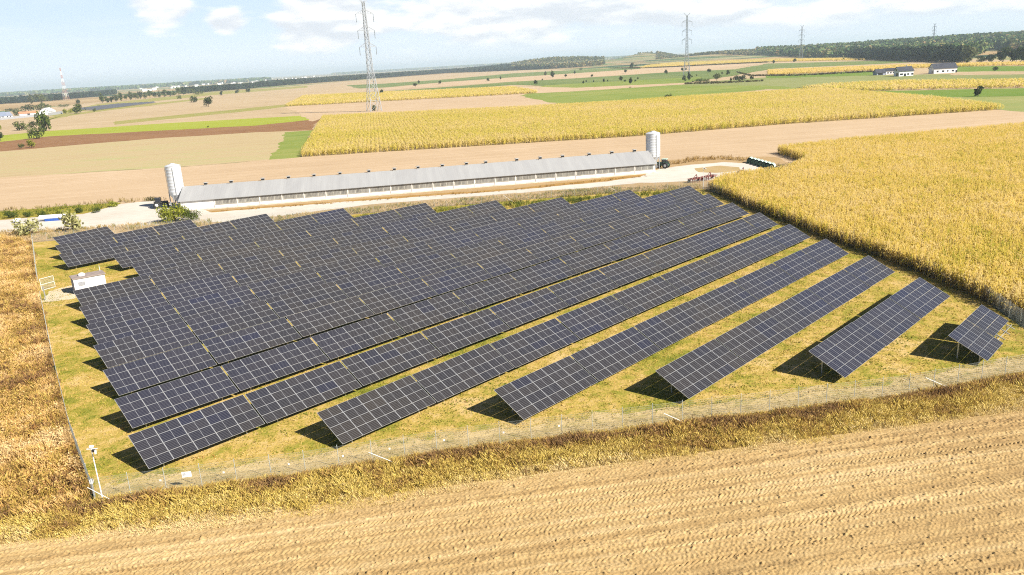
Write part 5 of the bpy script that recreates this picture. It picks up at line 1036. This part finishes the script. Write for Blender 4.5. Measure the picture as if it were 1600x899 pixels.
for a in [
    (34, 204, 191, 17, 'bush', 'mid', 'round dark green shrub on the stubble, left of the tallest left tree', 'shrub', GA),
    (53, 200, 190, 15, 'round', 'dark', 'dark tree tucked behind the tallest left tree', 'tree', GA),
    (71, 205, 178, 18, 'bush', 'mid', 'tallest dark green tree at far left, above the lime strip', 'tree', GA),
    (58, 217, 200, 24, 'bush', 'mid', 'broad low tree standing in front of the lime strip at left', 'tree', GA),
    (1, 220, 209, 9, 'round', 'dark', 'dark tree cut by the left edge of the view', 'tree', GA),
    (50, 231, 219, 11, 'bush', 'lime', 'yellow green bush on the brown ploughed strip', 'shrub', GA),
    (34, 232, 225, 8, 'bush', 'mid', 'small bush at the lower edge of the ploughed strip', 'shrub', GA),
    (0, 203, 196, 5, 'bush', 'lime', 'yellow green bush at the left edge of the stubble', 'shrub', GA),
    (122, 178, 163, 13, 'bush', 'mid', 'rounded bright green tree right of the white hall', 'tree', GA),
    (122.5, 163, 156, 6, 'round', 'dark', 'small dark tree directly beyond the rounded bright green one', 'tree', GA),
    (111, 177, 170, 9, 'bush', 'lime', 'light green shrub between white hall and rounded tree', 'shrub', GA),
    (102, 178, 171, 7, 'bush', 'lime', 'light green shrub touching the white hall', 'shrub', GA),
    (148, 175, 170, 5, 'bush', 'mid', 'small shrub left of the distant solar array', 'shrub', GA),
    (134, 172, 168, 3, 'bush', 'mid', 'tiny shrub alone right of the rounded green tree', 'shrub', GA),
    (154, 168, 165, 4, 'bush', 'mid', 'tiny dark bush at the tip of the distant solar array', 'shrub', GA),
    (45, 176, 165, 22, 'round', 'dark', 'dark spreading tree behind the orange roofed shed', 'tree', GA),
    (68, 177, 163, 24, 'round', 'grey', 'grey green spreading tree between shed and white hall', 'tree', GA),
    (27, 181, 172, 9, 'bush', 'grey', 'grey green bush beside the left end of the orange shed', 'shrub', GA),
    (50, 163, 149, 8, 'tall', 'grey', 'tall slim tree above the orange roofed shed', 'tree', GA),
    (66, 164, 149, 18, 'round', 'grey', 'pale hazy tree behind the farmstead', 'tree', GA),
    (20, 174, 170, 22, 'bush', 'dark', 'low dark bushes behind the left edge houses', 'shrub', GA),
    (100, 168, 163, 16, 'bush', 'grey', 'low grey bush behind the white hall', 'shrub', GA),
    (303, 160.5, 151, 13, 'bush', 'dark', 'bushy dark tree on the stubble, left one of a pair', 'tree', GA),
    (326, 167, 152, 18, 'round', 'dark', 'ragged dark tree on the stubble, right one of a pair', 'tree', GA),
    (280, 155, 149, 7, 'bush', 'mid', 'small bush below the right end of the distant tree row', 'shrub', GA),
    (346, 149.5, 143, 5, 'round', 'dark', 'small dark tree on the stubble, first right of the ragged tree', 'tree', GA),
    (371, 146, 140, 7, 'bush', 'dark', 'small dark bush on the stubble, second right of the ragged tree', 'shrub', GA),
    (388, 144.5, 138, 7, 'bush', 'dark', 'small dark bush on the stubble, third right of the ragged tree', 'shrub', GA),
    (311, 149, 142, 16, 'bush', 'mid', 'low wide bush at the right end of the distant tree row', 'shrub', GA),
    (325, 199.5, 197, 3, 'bush', 'dark', 'tiny dark bush at the edge of the brown ploughed strip', 'shrub', GA),
    (585, 173.5, 164, 7, 'bush', 'mid', 'green bush growing between the legs of the large pylon', 'shrub', GB),
    (596.5, 147.5, 140, 6, 'round', 'dark', 'small dark tree beside the large pylon', 'tree', GB),
    (649, 136.5, 130, 8, 'round', 'dark', 'round dark tree on the strips, first right of the large pylon', 'tree', GB),
    (654.5, 131, 125.5, 3, 'tall', 'dark', 'slim dark tree just behind the first round tree', 'tree', GB),
    (687.5, 132, 126, 5.5, 'round', 'dark', 'small round tree alone, second right of the large pylon', 'tree', GB),
    (762.5, 127.5, 122, 5.5, 'round', 'dark', 'small round tree alone, third right of the large pylon', 'tree', GB),
    (782, 124.5, 119.5, 3, 'tall', 'dark', 'slim sapling close right of the third round tree', 'tree', GB),
    (837, 133, 125, 7.5, 'round', 'dark', 'round dark tree on the upper edge of the mottled meadow', 'tree', GB),
    (847.5, 126, 123, 3, 'bush', 'dark', 'tiny bush right of the meadow edge tree', 'shrub', GB),
    (852.5, 118.5, 111, 4.5, 'tall', 'grey', 'grey slim tree on the pink strip', 'tree', GB),
    (863.5, 121.5, 110.5, 6, 'tall', 'dark', 'tall dark tree on the pink strip, left of two', 'tree', GB),
    (884, 121.5, 116, 5, 'round', 'dark', 'small round tree right of the tall dark one', 'tree', GB),
    (898, 116, 110.5, 3, 'tall', 'dark', 'thin dark tree on the farthest green strip', 'tree', GB),
    (907.5, 110, 106, 6, 'bush', 'grey', 'pale bush at the wood edge left of centre right', 'shrub', GB),
    (925, 121.5, 116.5, 5, 'round', 'dark', 'small round tree alone in the middle of the pink strip', 'tree', GB),
    (911.5, 131, 126, 3.6, 'tall', 'dark', 'slim tree leftmost along the dark green strip', 'tree', GB),
    (916, 128.5, 125.5, 3, 'bush', 'dark', 'tiny bush next to the leftmost slim tree', 'shrub', GB),
    (927.5, 128.5, 125.5, 2.4, 'bush', 'dark', 'tiny bush alone on the dark green strip', 'shrub', GB),
    (943.5, 129, 123, 4, 'tall', 'dark', 'slim tree second along the dark green strip', 'tree', GB),
    (949.5, 128, 124.5, 2.6, 'tall', 'grey', 'faint sapling beside the second slim tree', 'tree', GB),
    (970.5, 128, 119.5, 6.5, 'round', 'dark', 'fuller dark tree third along the dark green strip', 'tree', GB),
    (976.5, 128, 124.5, 4.5, 'bush', 'dark', 'low bush at the foot of the fuller third tree', 'shrub', GB),
    (985.5, 131.5, 120.5, 6, 'tall', 'dark', 'two tiered dark tree on the dark green strip', 'tree', GB),
    (992.5, 128, 124.5, 4, 'bush', 'dark', 'low bush right of the two tiered tree', 'shrub', GB),
    (996.5, 124, 121, 2.6, 'bush', 'dark', 'tiny bush upslope of the two tiered tree', 'shrub', GB),
    (977.5, 115, 109, 5, 'round', 'dark', 'small dark tree above the fuller third tree', 'tree', GB),
    (987, 110, 99, 6, 'round', 'dark', 'dark tree on a stem at the far field edge', 'tree', GB),
    (993, 105, 101.5, 8, 'bush', 'dark', 'dark hedge clump right of the stemmed tree', 'shrub', GB),
    (984.5, 137.5, 135.5, 4, 'bush', 'mid', 'tiny bush on the pink strip below the two tiered tree', 'shrub', GB),
    (1040.5, 116, 108.5, 6, 'round', 'dark', 'round dark tree left of the second pylon', 'tree', GB),
    (1066, 111.5, 105.5, 4.5, 'round', 'dark', 'small dark tree behind the second pylon, left', 'tree', GB),
    (1072, 110, 106, 3, 'bush', 'dark', 'tiny bush behind the second pylon', 'shrub', GB),
    (1069, 127.5, 118, 7.5, 'round', 'grey', 'grey green tree at the foot of the second pylon', 'tree', GB),
    (1076.5, 126.5, 113, 5.5, 'tall', 'dark', 'tall narrow dark tree below the second pylon', 'tree', GB),
    (1081, 121.5, 118.5, 3, 'bush', 'dark', 'tiny dark bush right of the tall narrow tree', 'shrub', GB),
    (1088.5, 119, 116.5, 2.4, 'bush', 'dark', 'tiny bush alone right of the second pylon', 'shrub', GB),
    (1108, 114, 107.5, 7, 'round', 'dark', 'dark tree right of the second pylon at the pink strip', 'tree', GB),
    (1128.5, 117.5, 113, 4, 'round', 'grey', 'faint grey tree between two dark ones', 'tree', GB),
    (1137.5, 117.5, 110, 7, 'round', 'dark', 'dark tree above the two largest round trees', 'tree', GB),
    (1092, 130, 122, 12, 'bush', 'mid', 'left half of the green thicket below the second pylon', 'shrub', GB),
    (1103, 129.5, 122.5, 12, 'bush', 'mid', 'right half of the green thicket below the second pylon', 'shrub', GB),
    (1083, 129, 126.5, 4, 'bush', 'dark', 'tiny dark bush at the left end of the thicket', 'shrub', GB),
    (1120, 127.5, 115.5, 13.5, 'round', 'grey', 'large round grey green tree beside the thicket', 'tree', GB),
    (1151, 128, 117.5, 13, 'round', 'dark', 'left of two merged large dark round trees', 'tree', GB),
    (1160, 128, 118.5, 12, 'round', 'dark', 'right of two merged large dark round trees', 'tree', GB),
    (1142, 127.5, 121.5, 4, 'tall', 'dark', 'slim dark tree left of the merged round trees', 'tree', GB),
    (1174.5, 125.5, 118.5, 6.5, 'round', 'dark', 'brownish dark tree right of the merged round trees', 'tree', GB),
    (1191, 127, 124, 5, 'bush', 'dark', 'low dark bush at the end of the hedge line', 'shrub', GB),
    (1044, 155.5, 146.5, 12.5, 'bush', 'dark', 'dark dome shaped tree at the back edge of the golden corn', 'tree', GB),
    (1035.5, 155.8, 152.5, 4, 'bush', 'dark', 'small dark bush left of the dome shaped tree', 'shrub', GB),
    (1209, 99.5, 94, 4.5, 'round', 'dark', 'small dark tree at the field edge before the wood', 'tree', GB),
    (1242, 97.5, 91.5, 6, 'round', 'dark', 'round dark tree beside the third pylon', 'tree', GB),
    (1318, 94.5, 90.5, 3, 'tall', 'dark', 'slim sapling in front of the right hand wood', 'tree', GB),
    (1528, 151.5, 137, 12, 'round', 'dark', 'lone small dark tree on the pale pasture at far right', 'tree', GB),
    (1555, 111, 105, 8, 'bush', 'dark', 'boxy dark bush on the green strip right of the houses', 'shrub', GB)]:
    px, py, top, wp, kind, leaf, lab, cat, grp = a; tree(px, py, top, wp, kind, leaf, lab, cat, grp)
rng_ = random.Random(8)
for k in range(20):
    f_ = k / 19; px = 160 + 142 * f_; py = 161.5 - 15 * f_ + rng_.uniform(-.8, .8); hh = rng_.uniform(8.5, 14) * (1 - .15 * f_)
    tree(px, py, py - hh, rng_.uniform(6, 10), 'round' if k % 3 else 'tall', ['grey', 'mid', 'dark'][k % 3 if k % 5 else 1], f'{ORD[k + 1]} tree from the left in the distant row beyond the far array', 'tree', GD)
# shrubs near the road
tree(274, 347, 319, 44, 'bush', 'lime', 'large yellow green bush below the left silo', 'shrub', GC, nl=2600)
tree(300, 346, 327, 30, 'bush', 'mid', 'dull green bush right of the bush below the left silo', 'shrub', GC, nl=1600)
tree(116, 362, 331, 24, 'bush', 'pale', 'thin pale bushy sapling left of the farthest panel row', 'shrub', GC, nl=300)
tree(45, 368, 342, 34, 'bush', 'pale', 'sparse pale bush at the far left fence corner', 'shrub', GC, nl=420)
for k, (px, py, hh, ww) in enumerate([(20, 341, 11, 18), (43, 340, 8, 10), (66, 339, 7, 11), (94, 337, 9, 12), (124, 333.5, 9, 11), (151, 333, 8, 12), (178, 324, 9, 14)]):
    tree(px, py, py - hh, ww, 'bush', 'lime' if k in (3, 6) else 'mid', f'{["first", "second", "third", "fourth", "fifth", "sixth", "last"][k]} green bush from the left on the bank above the road', 'shrub', 'bushes on the bank above the road', nl=700)
tree(1225, 263, 254, 26, 'bush', 'dark', 'dark green hedge at the corner of the right corn field', 'shrub', GC, nl=900)
tree(236, 314.5, 309, 18, 'bush', 'dark', 'dark weedy clump beside the tractor at the yard edge', 'shrub', GC, nl=500)
tree(806, 321, 312, 26, 'bush', 'mid', 'green thicket between the back fence and the far rows', 'shrub', GC, nl=700)
tree(905, 317, 309, 20, 'bush', 'mid', 'green thicket beside the right step of the far rows', 'shrub', GC, nl=500)
tree(690, 330, 322, 18, 'bush', 'lime', 'yellow green thicket in the middle step of the far rows', 'shrub', GC, nl=500)
for k, (px, py, hh, ww, lf) in enumerate([(1512, 99, 23, 22, 'grey'), (1533, 98, 9, 16, 'dark'), (1547, 97.5, 11, 14, 'dark'), (1567, 98, 20, 20, 'dark'), (1584, 98.5, 17, 18, 'dark'), (1600, 98.5, 21, 20, 'dark'), (1620, 98.5, 20, 22, 'dark'), (1645, 98.5, 19, 22, 'dark'), (1340, 90, 14, 14, 'mid'), (1357, 91, 9, 14, 'mid')]):
    lab = ['broad grey green tree at the right end of the dark wood', 'low dark tree in the gap before the pale field', 'small dark tree in front of the pale field gap', 'tall dark tree right of the pale field gap', 'dark tree second in the right edge clump', 'dark tree third in the right edge clump', 'dark tree fourth in the right edge clump', 'dark tree last in the right edge clump', 'bushy green tree left of the dark conifers', 'low bushy tree at the foot of the dark conifers'][k]
    tree(px, py, py - hh, ww, 'round', lf, lab, 'tree', 'trees fronting the right-hand wood', nl=700)

def wood(name, rim, depth, spacing, h, w, nq, stops, label, seed, conifer=.3, dens_var=.0, patch=.004, patch_w=.6):
    """far wood: trees of leaf-clump faces on the ground between a near rim (px) and that rim pushed back"""
    near = [g(x, y) for x, y in rim]; far = [p * np.array([depth, depth, 1]) for p in near]; poly = near + far[::-1]
    P = scatter(poly, 1 / spacing ** 2, seed); rng = np.random.default_rng(seed); n = len(P); hz = hill(P[:, 0], P[:, 1])
    hh = h * (.7 + .55 * rng.random(n)); ww = w * (.75 + .5 * rng.random(n)); con = rng.random(n) < conifer; rt = rng.random(n)
    d = rng.normal(size=(n, nq, 3)); d /= np.linalg.norm(d, axis=2)[..., None]; q = rng.random((n, nq, 1)) ** .35; d = d * q
    zz = (d[..., 2] + 1) / 2; taper = np.where(con[:, None], 1.15 - zz, 1.0)
    C = np.stack([P[:, None, 0] + d[..., 0] * ww[:, None] / 2 * taper, P[:, None, 1] + d[..., 1] * ww[:, None] / 2 * taper, hz[:, None] + hh[:, None] * (.08 + .92 * zz)], -1).reshape(-1, 3)
    m_ = len(C); u = rng.normal(size=(m_, 3)); u /= np.linalg.norm(u, axis=1)[:, None]; v = np.cross(u, rng.normal(size=(m_, 3))); v /= np.linalg.norm(v, axis=1)[:, None]
    s_ = (w * .30 * (.6 + .8 * rng.random(m_)))[:, None]
    V = np.stack([C - u * s_, C - v * s_ * .75, C + u * s_, C + v * s_ * .75], 1).reshape(-1, 3)
    A = np.repeat(np.clip(np.repeat(rt * .7 + .15 - .12 * con, nq) + rng.normal(0, .1, m_), 0, 1), 4)
    o = link(name, np_mesh(name, V, np.arange(4 * m_).reshape(m_, 4), leafy(name + '_leaf', stops, patch, patch_w, .2), dict(rnd=A))); tag(o, label, 'wood', kind='stuff'); return n
MIX = [(.05, (.014, .036, .014)), (.35, (.055, .12, .03)), (.6, (.14, .21, .055)), (.82, (.28, .25, .09)), (1, (.34, .21, .09))]
DARK = [(.1, (.010, .022, .014)), (.5, (.02, .042, .02)), (.9, (.045, .07, .025))]
AUT = [(.1, (.05, .075, .025)), (.4, (.13, .15, .045)), (.7, (.25, .22, .08)), (1, (.34, .24, .10))]
cnt = []
cnt.append(wood('dark_wood', [(1335, 93), (1400, 95.5), (1450, 97), (1512, 98.5)], 1.10, 5.2, 17, 6, 44, DARK, 'dark conifer front of the right-hand wood', 101, .7))
cnt.append(wood('mixed_wood', [(1180, 90.5), (1250, 91.5), (1335, 91), (1400, 93), (1500, 94), (1520, 90), (1545, 80), (1720, 80)], 2.6, 11, 16, 11, 26, MIX, 'mixed green autumn wood covering the hill at right', 102, .25))
cnt.append(wood('young_plantation', [(1026, 97.5), (1060, 95.5), (1120, 93), (1190, 90.5)], 1.3, 8, 10, 8, 20, AUT, 'young mixed plantation in front of the far hill', 103, .4))
cnt.append(wood('hill_wood', [(990, 97), (1008, 96), (1022, 95.2), (1040, 94.2)], 1.2, 11, 17, 10, 20, AUT, 'small autumn wood on a knoll right of centre', 104, .2))
cnt.append(wood('autumn_wood', [(800, 110.3), (850, 108.5), (900, 106), (944, 103.5)], 1.5, 12, 17, 10, 20, AUT, 'autumn coloured wood in the middle of the skyline', 105, .25))
cnt.append(wood('dark_treeline', [(400, 137.5), (480, 131), (600, 122), (700, 114.5), (800, 110.8), (850, 108.5), (880, 107)], 1.22, 8, 14, 8, 20, DARK, 'long dark strip of wood across the middle distance', 106, .6))
cnt.append(wood('blue_treeline', [(285, 147), (330, 143.5), (400, 138)], 1.12, 8, 13, 8, 20, DARK, 'dark wood strip behind the distant tree row at left', 107, .5))
cnt.append(wood('left_treeline', [(-120, 170), (0, 163), (60, 159.5), (100, 156.5)], 1.25, 9, 13, 9, 18, DARK, 'dark wood strip on the far left skyline', 108, .3))
cnt.append(wood('left_treeline', [(108, 155.5), (140, 152.5), (182, 147.5)], 1.2, 9, 13, 9, 18, DARK, 'dark wood strip right of the radio mast', 109, .3))
cnt.append(wood('far_wood', [(520, 117.5), (600, 112.5), (700, 106.8), (800, 101.5), (900, 96.5), (1000, 91)], 2.2, 60, 18, 46, 14, MIX, 'pale hazy woods near the horizon', 110, .1))
cnt.append(wood('far_wood', [(-100, 157), (60, 147.5), (250, 136.5), (420, 126.5)], 1.7, 60, 16, 46, 14, MIX, 'pale hazy woods on the left horizon', 111, .1))
print('plants', nR, nM, cnt)

# ------------------------------------------------------------------ haze
HAZE = 9.5e-5
m_ = MB(); m_.box((0, 18000, 67.5), (80000, 80000, 145)); hz_mat = bpy.data.materials.new('haze_air'); hz_mat.use_nodes = True; nt = hz_mat.node_tree; nt.nodes.clear()
o_ = nt.nodes.new('ShaderNodeOutputMaterial'); v_ = nt.nodes.new('ShaderNodeVolumePrincipled'); v_.inputs['Color'].default_value = (.70, .85, 1.0, 1); v_.inputs['Density'].default_value = HAZE; v_.inputs['Anisotropy'].default_value = .1
nt.links.new(v_.outputs[0], o_.inputs['Volume'])
if HAZE: tag(m_.build('haze', hz_mat), 'pale blue air thickening towards the horizon', 'haze', kind='stuff')
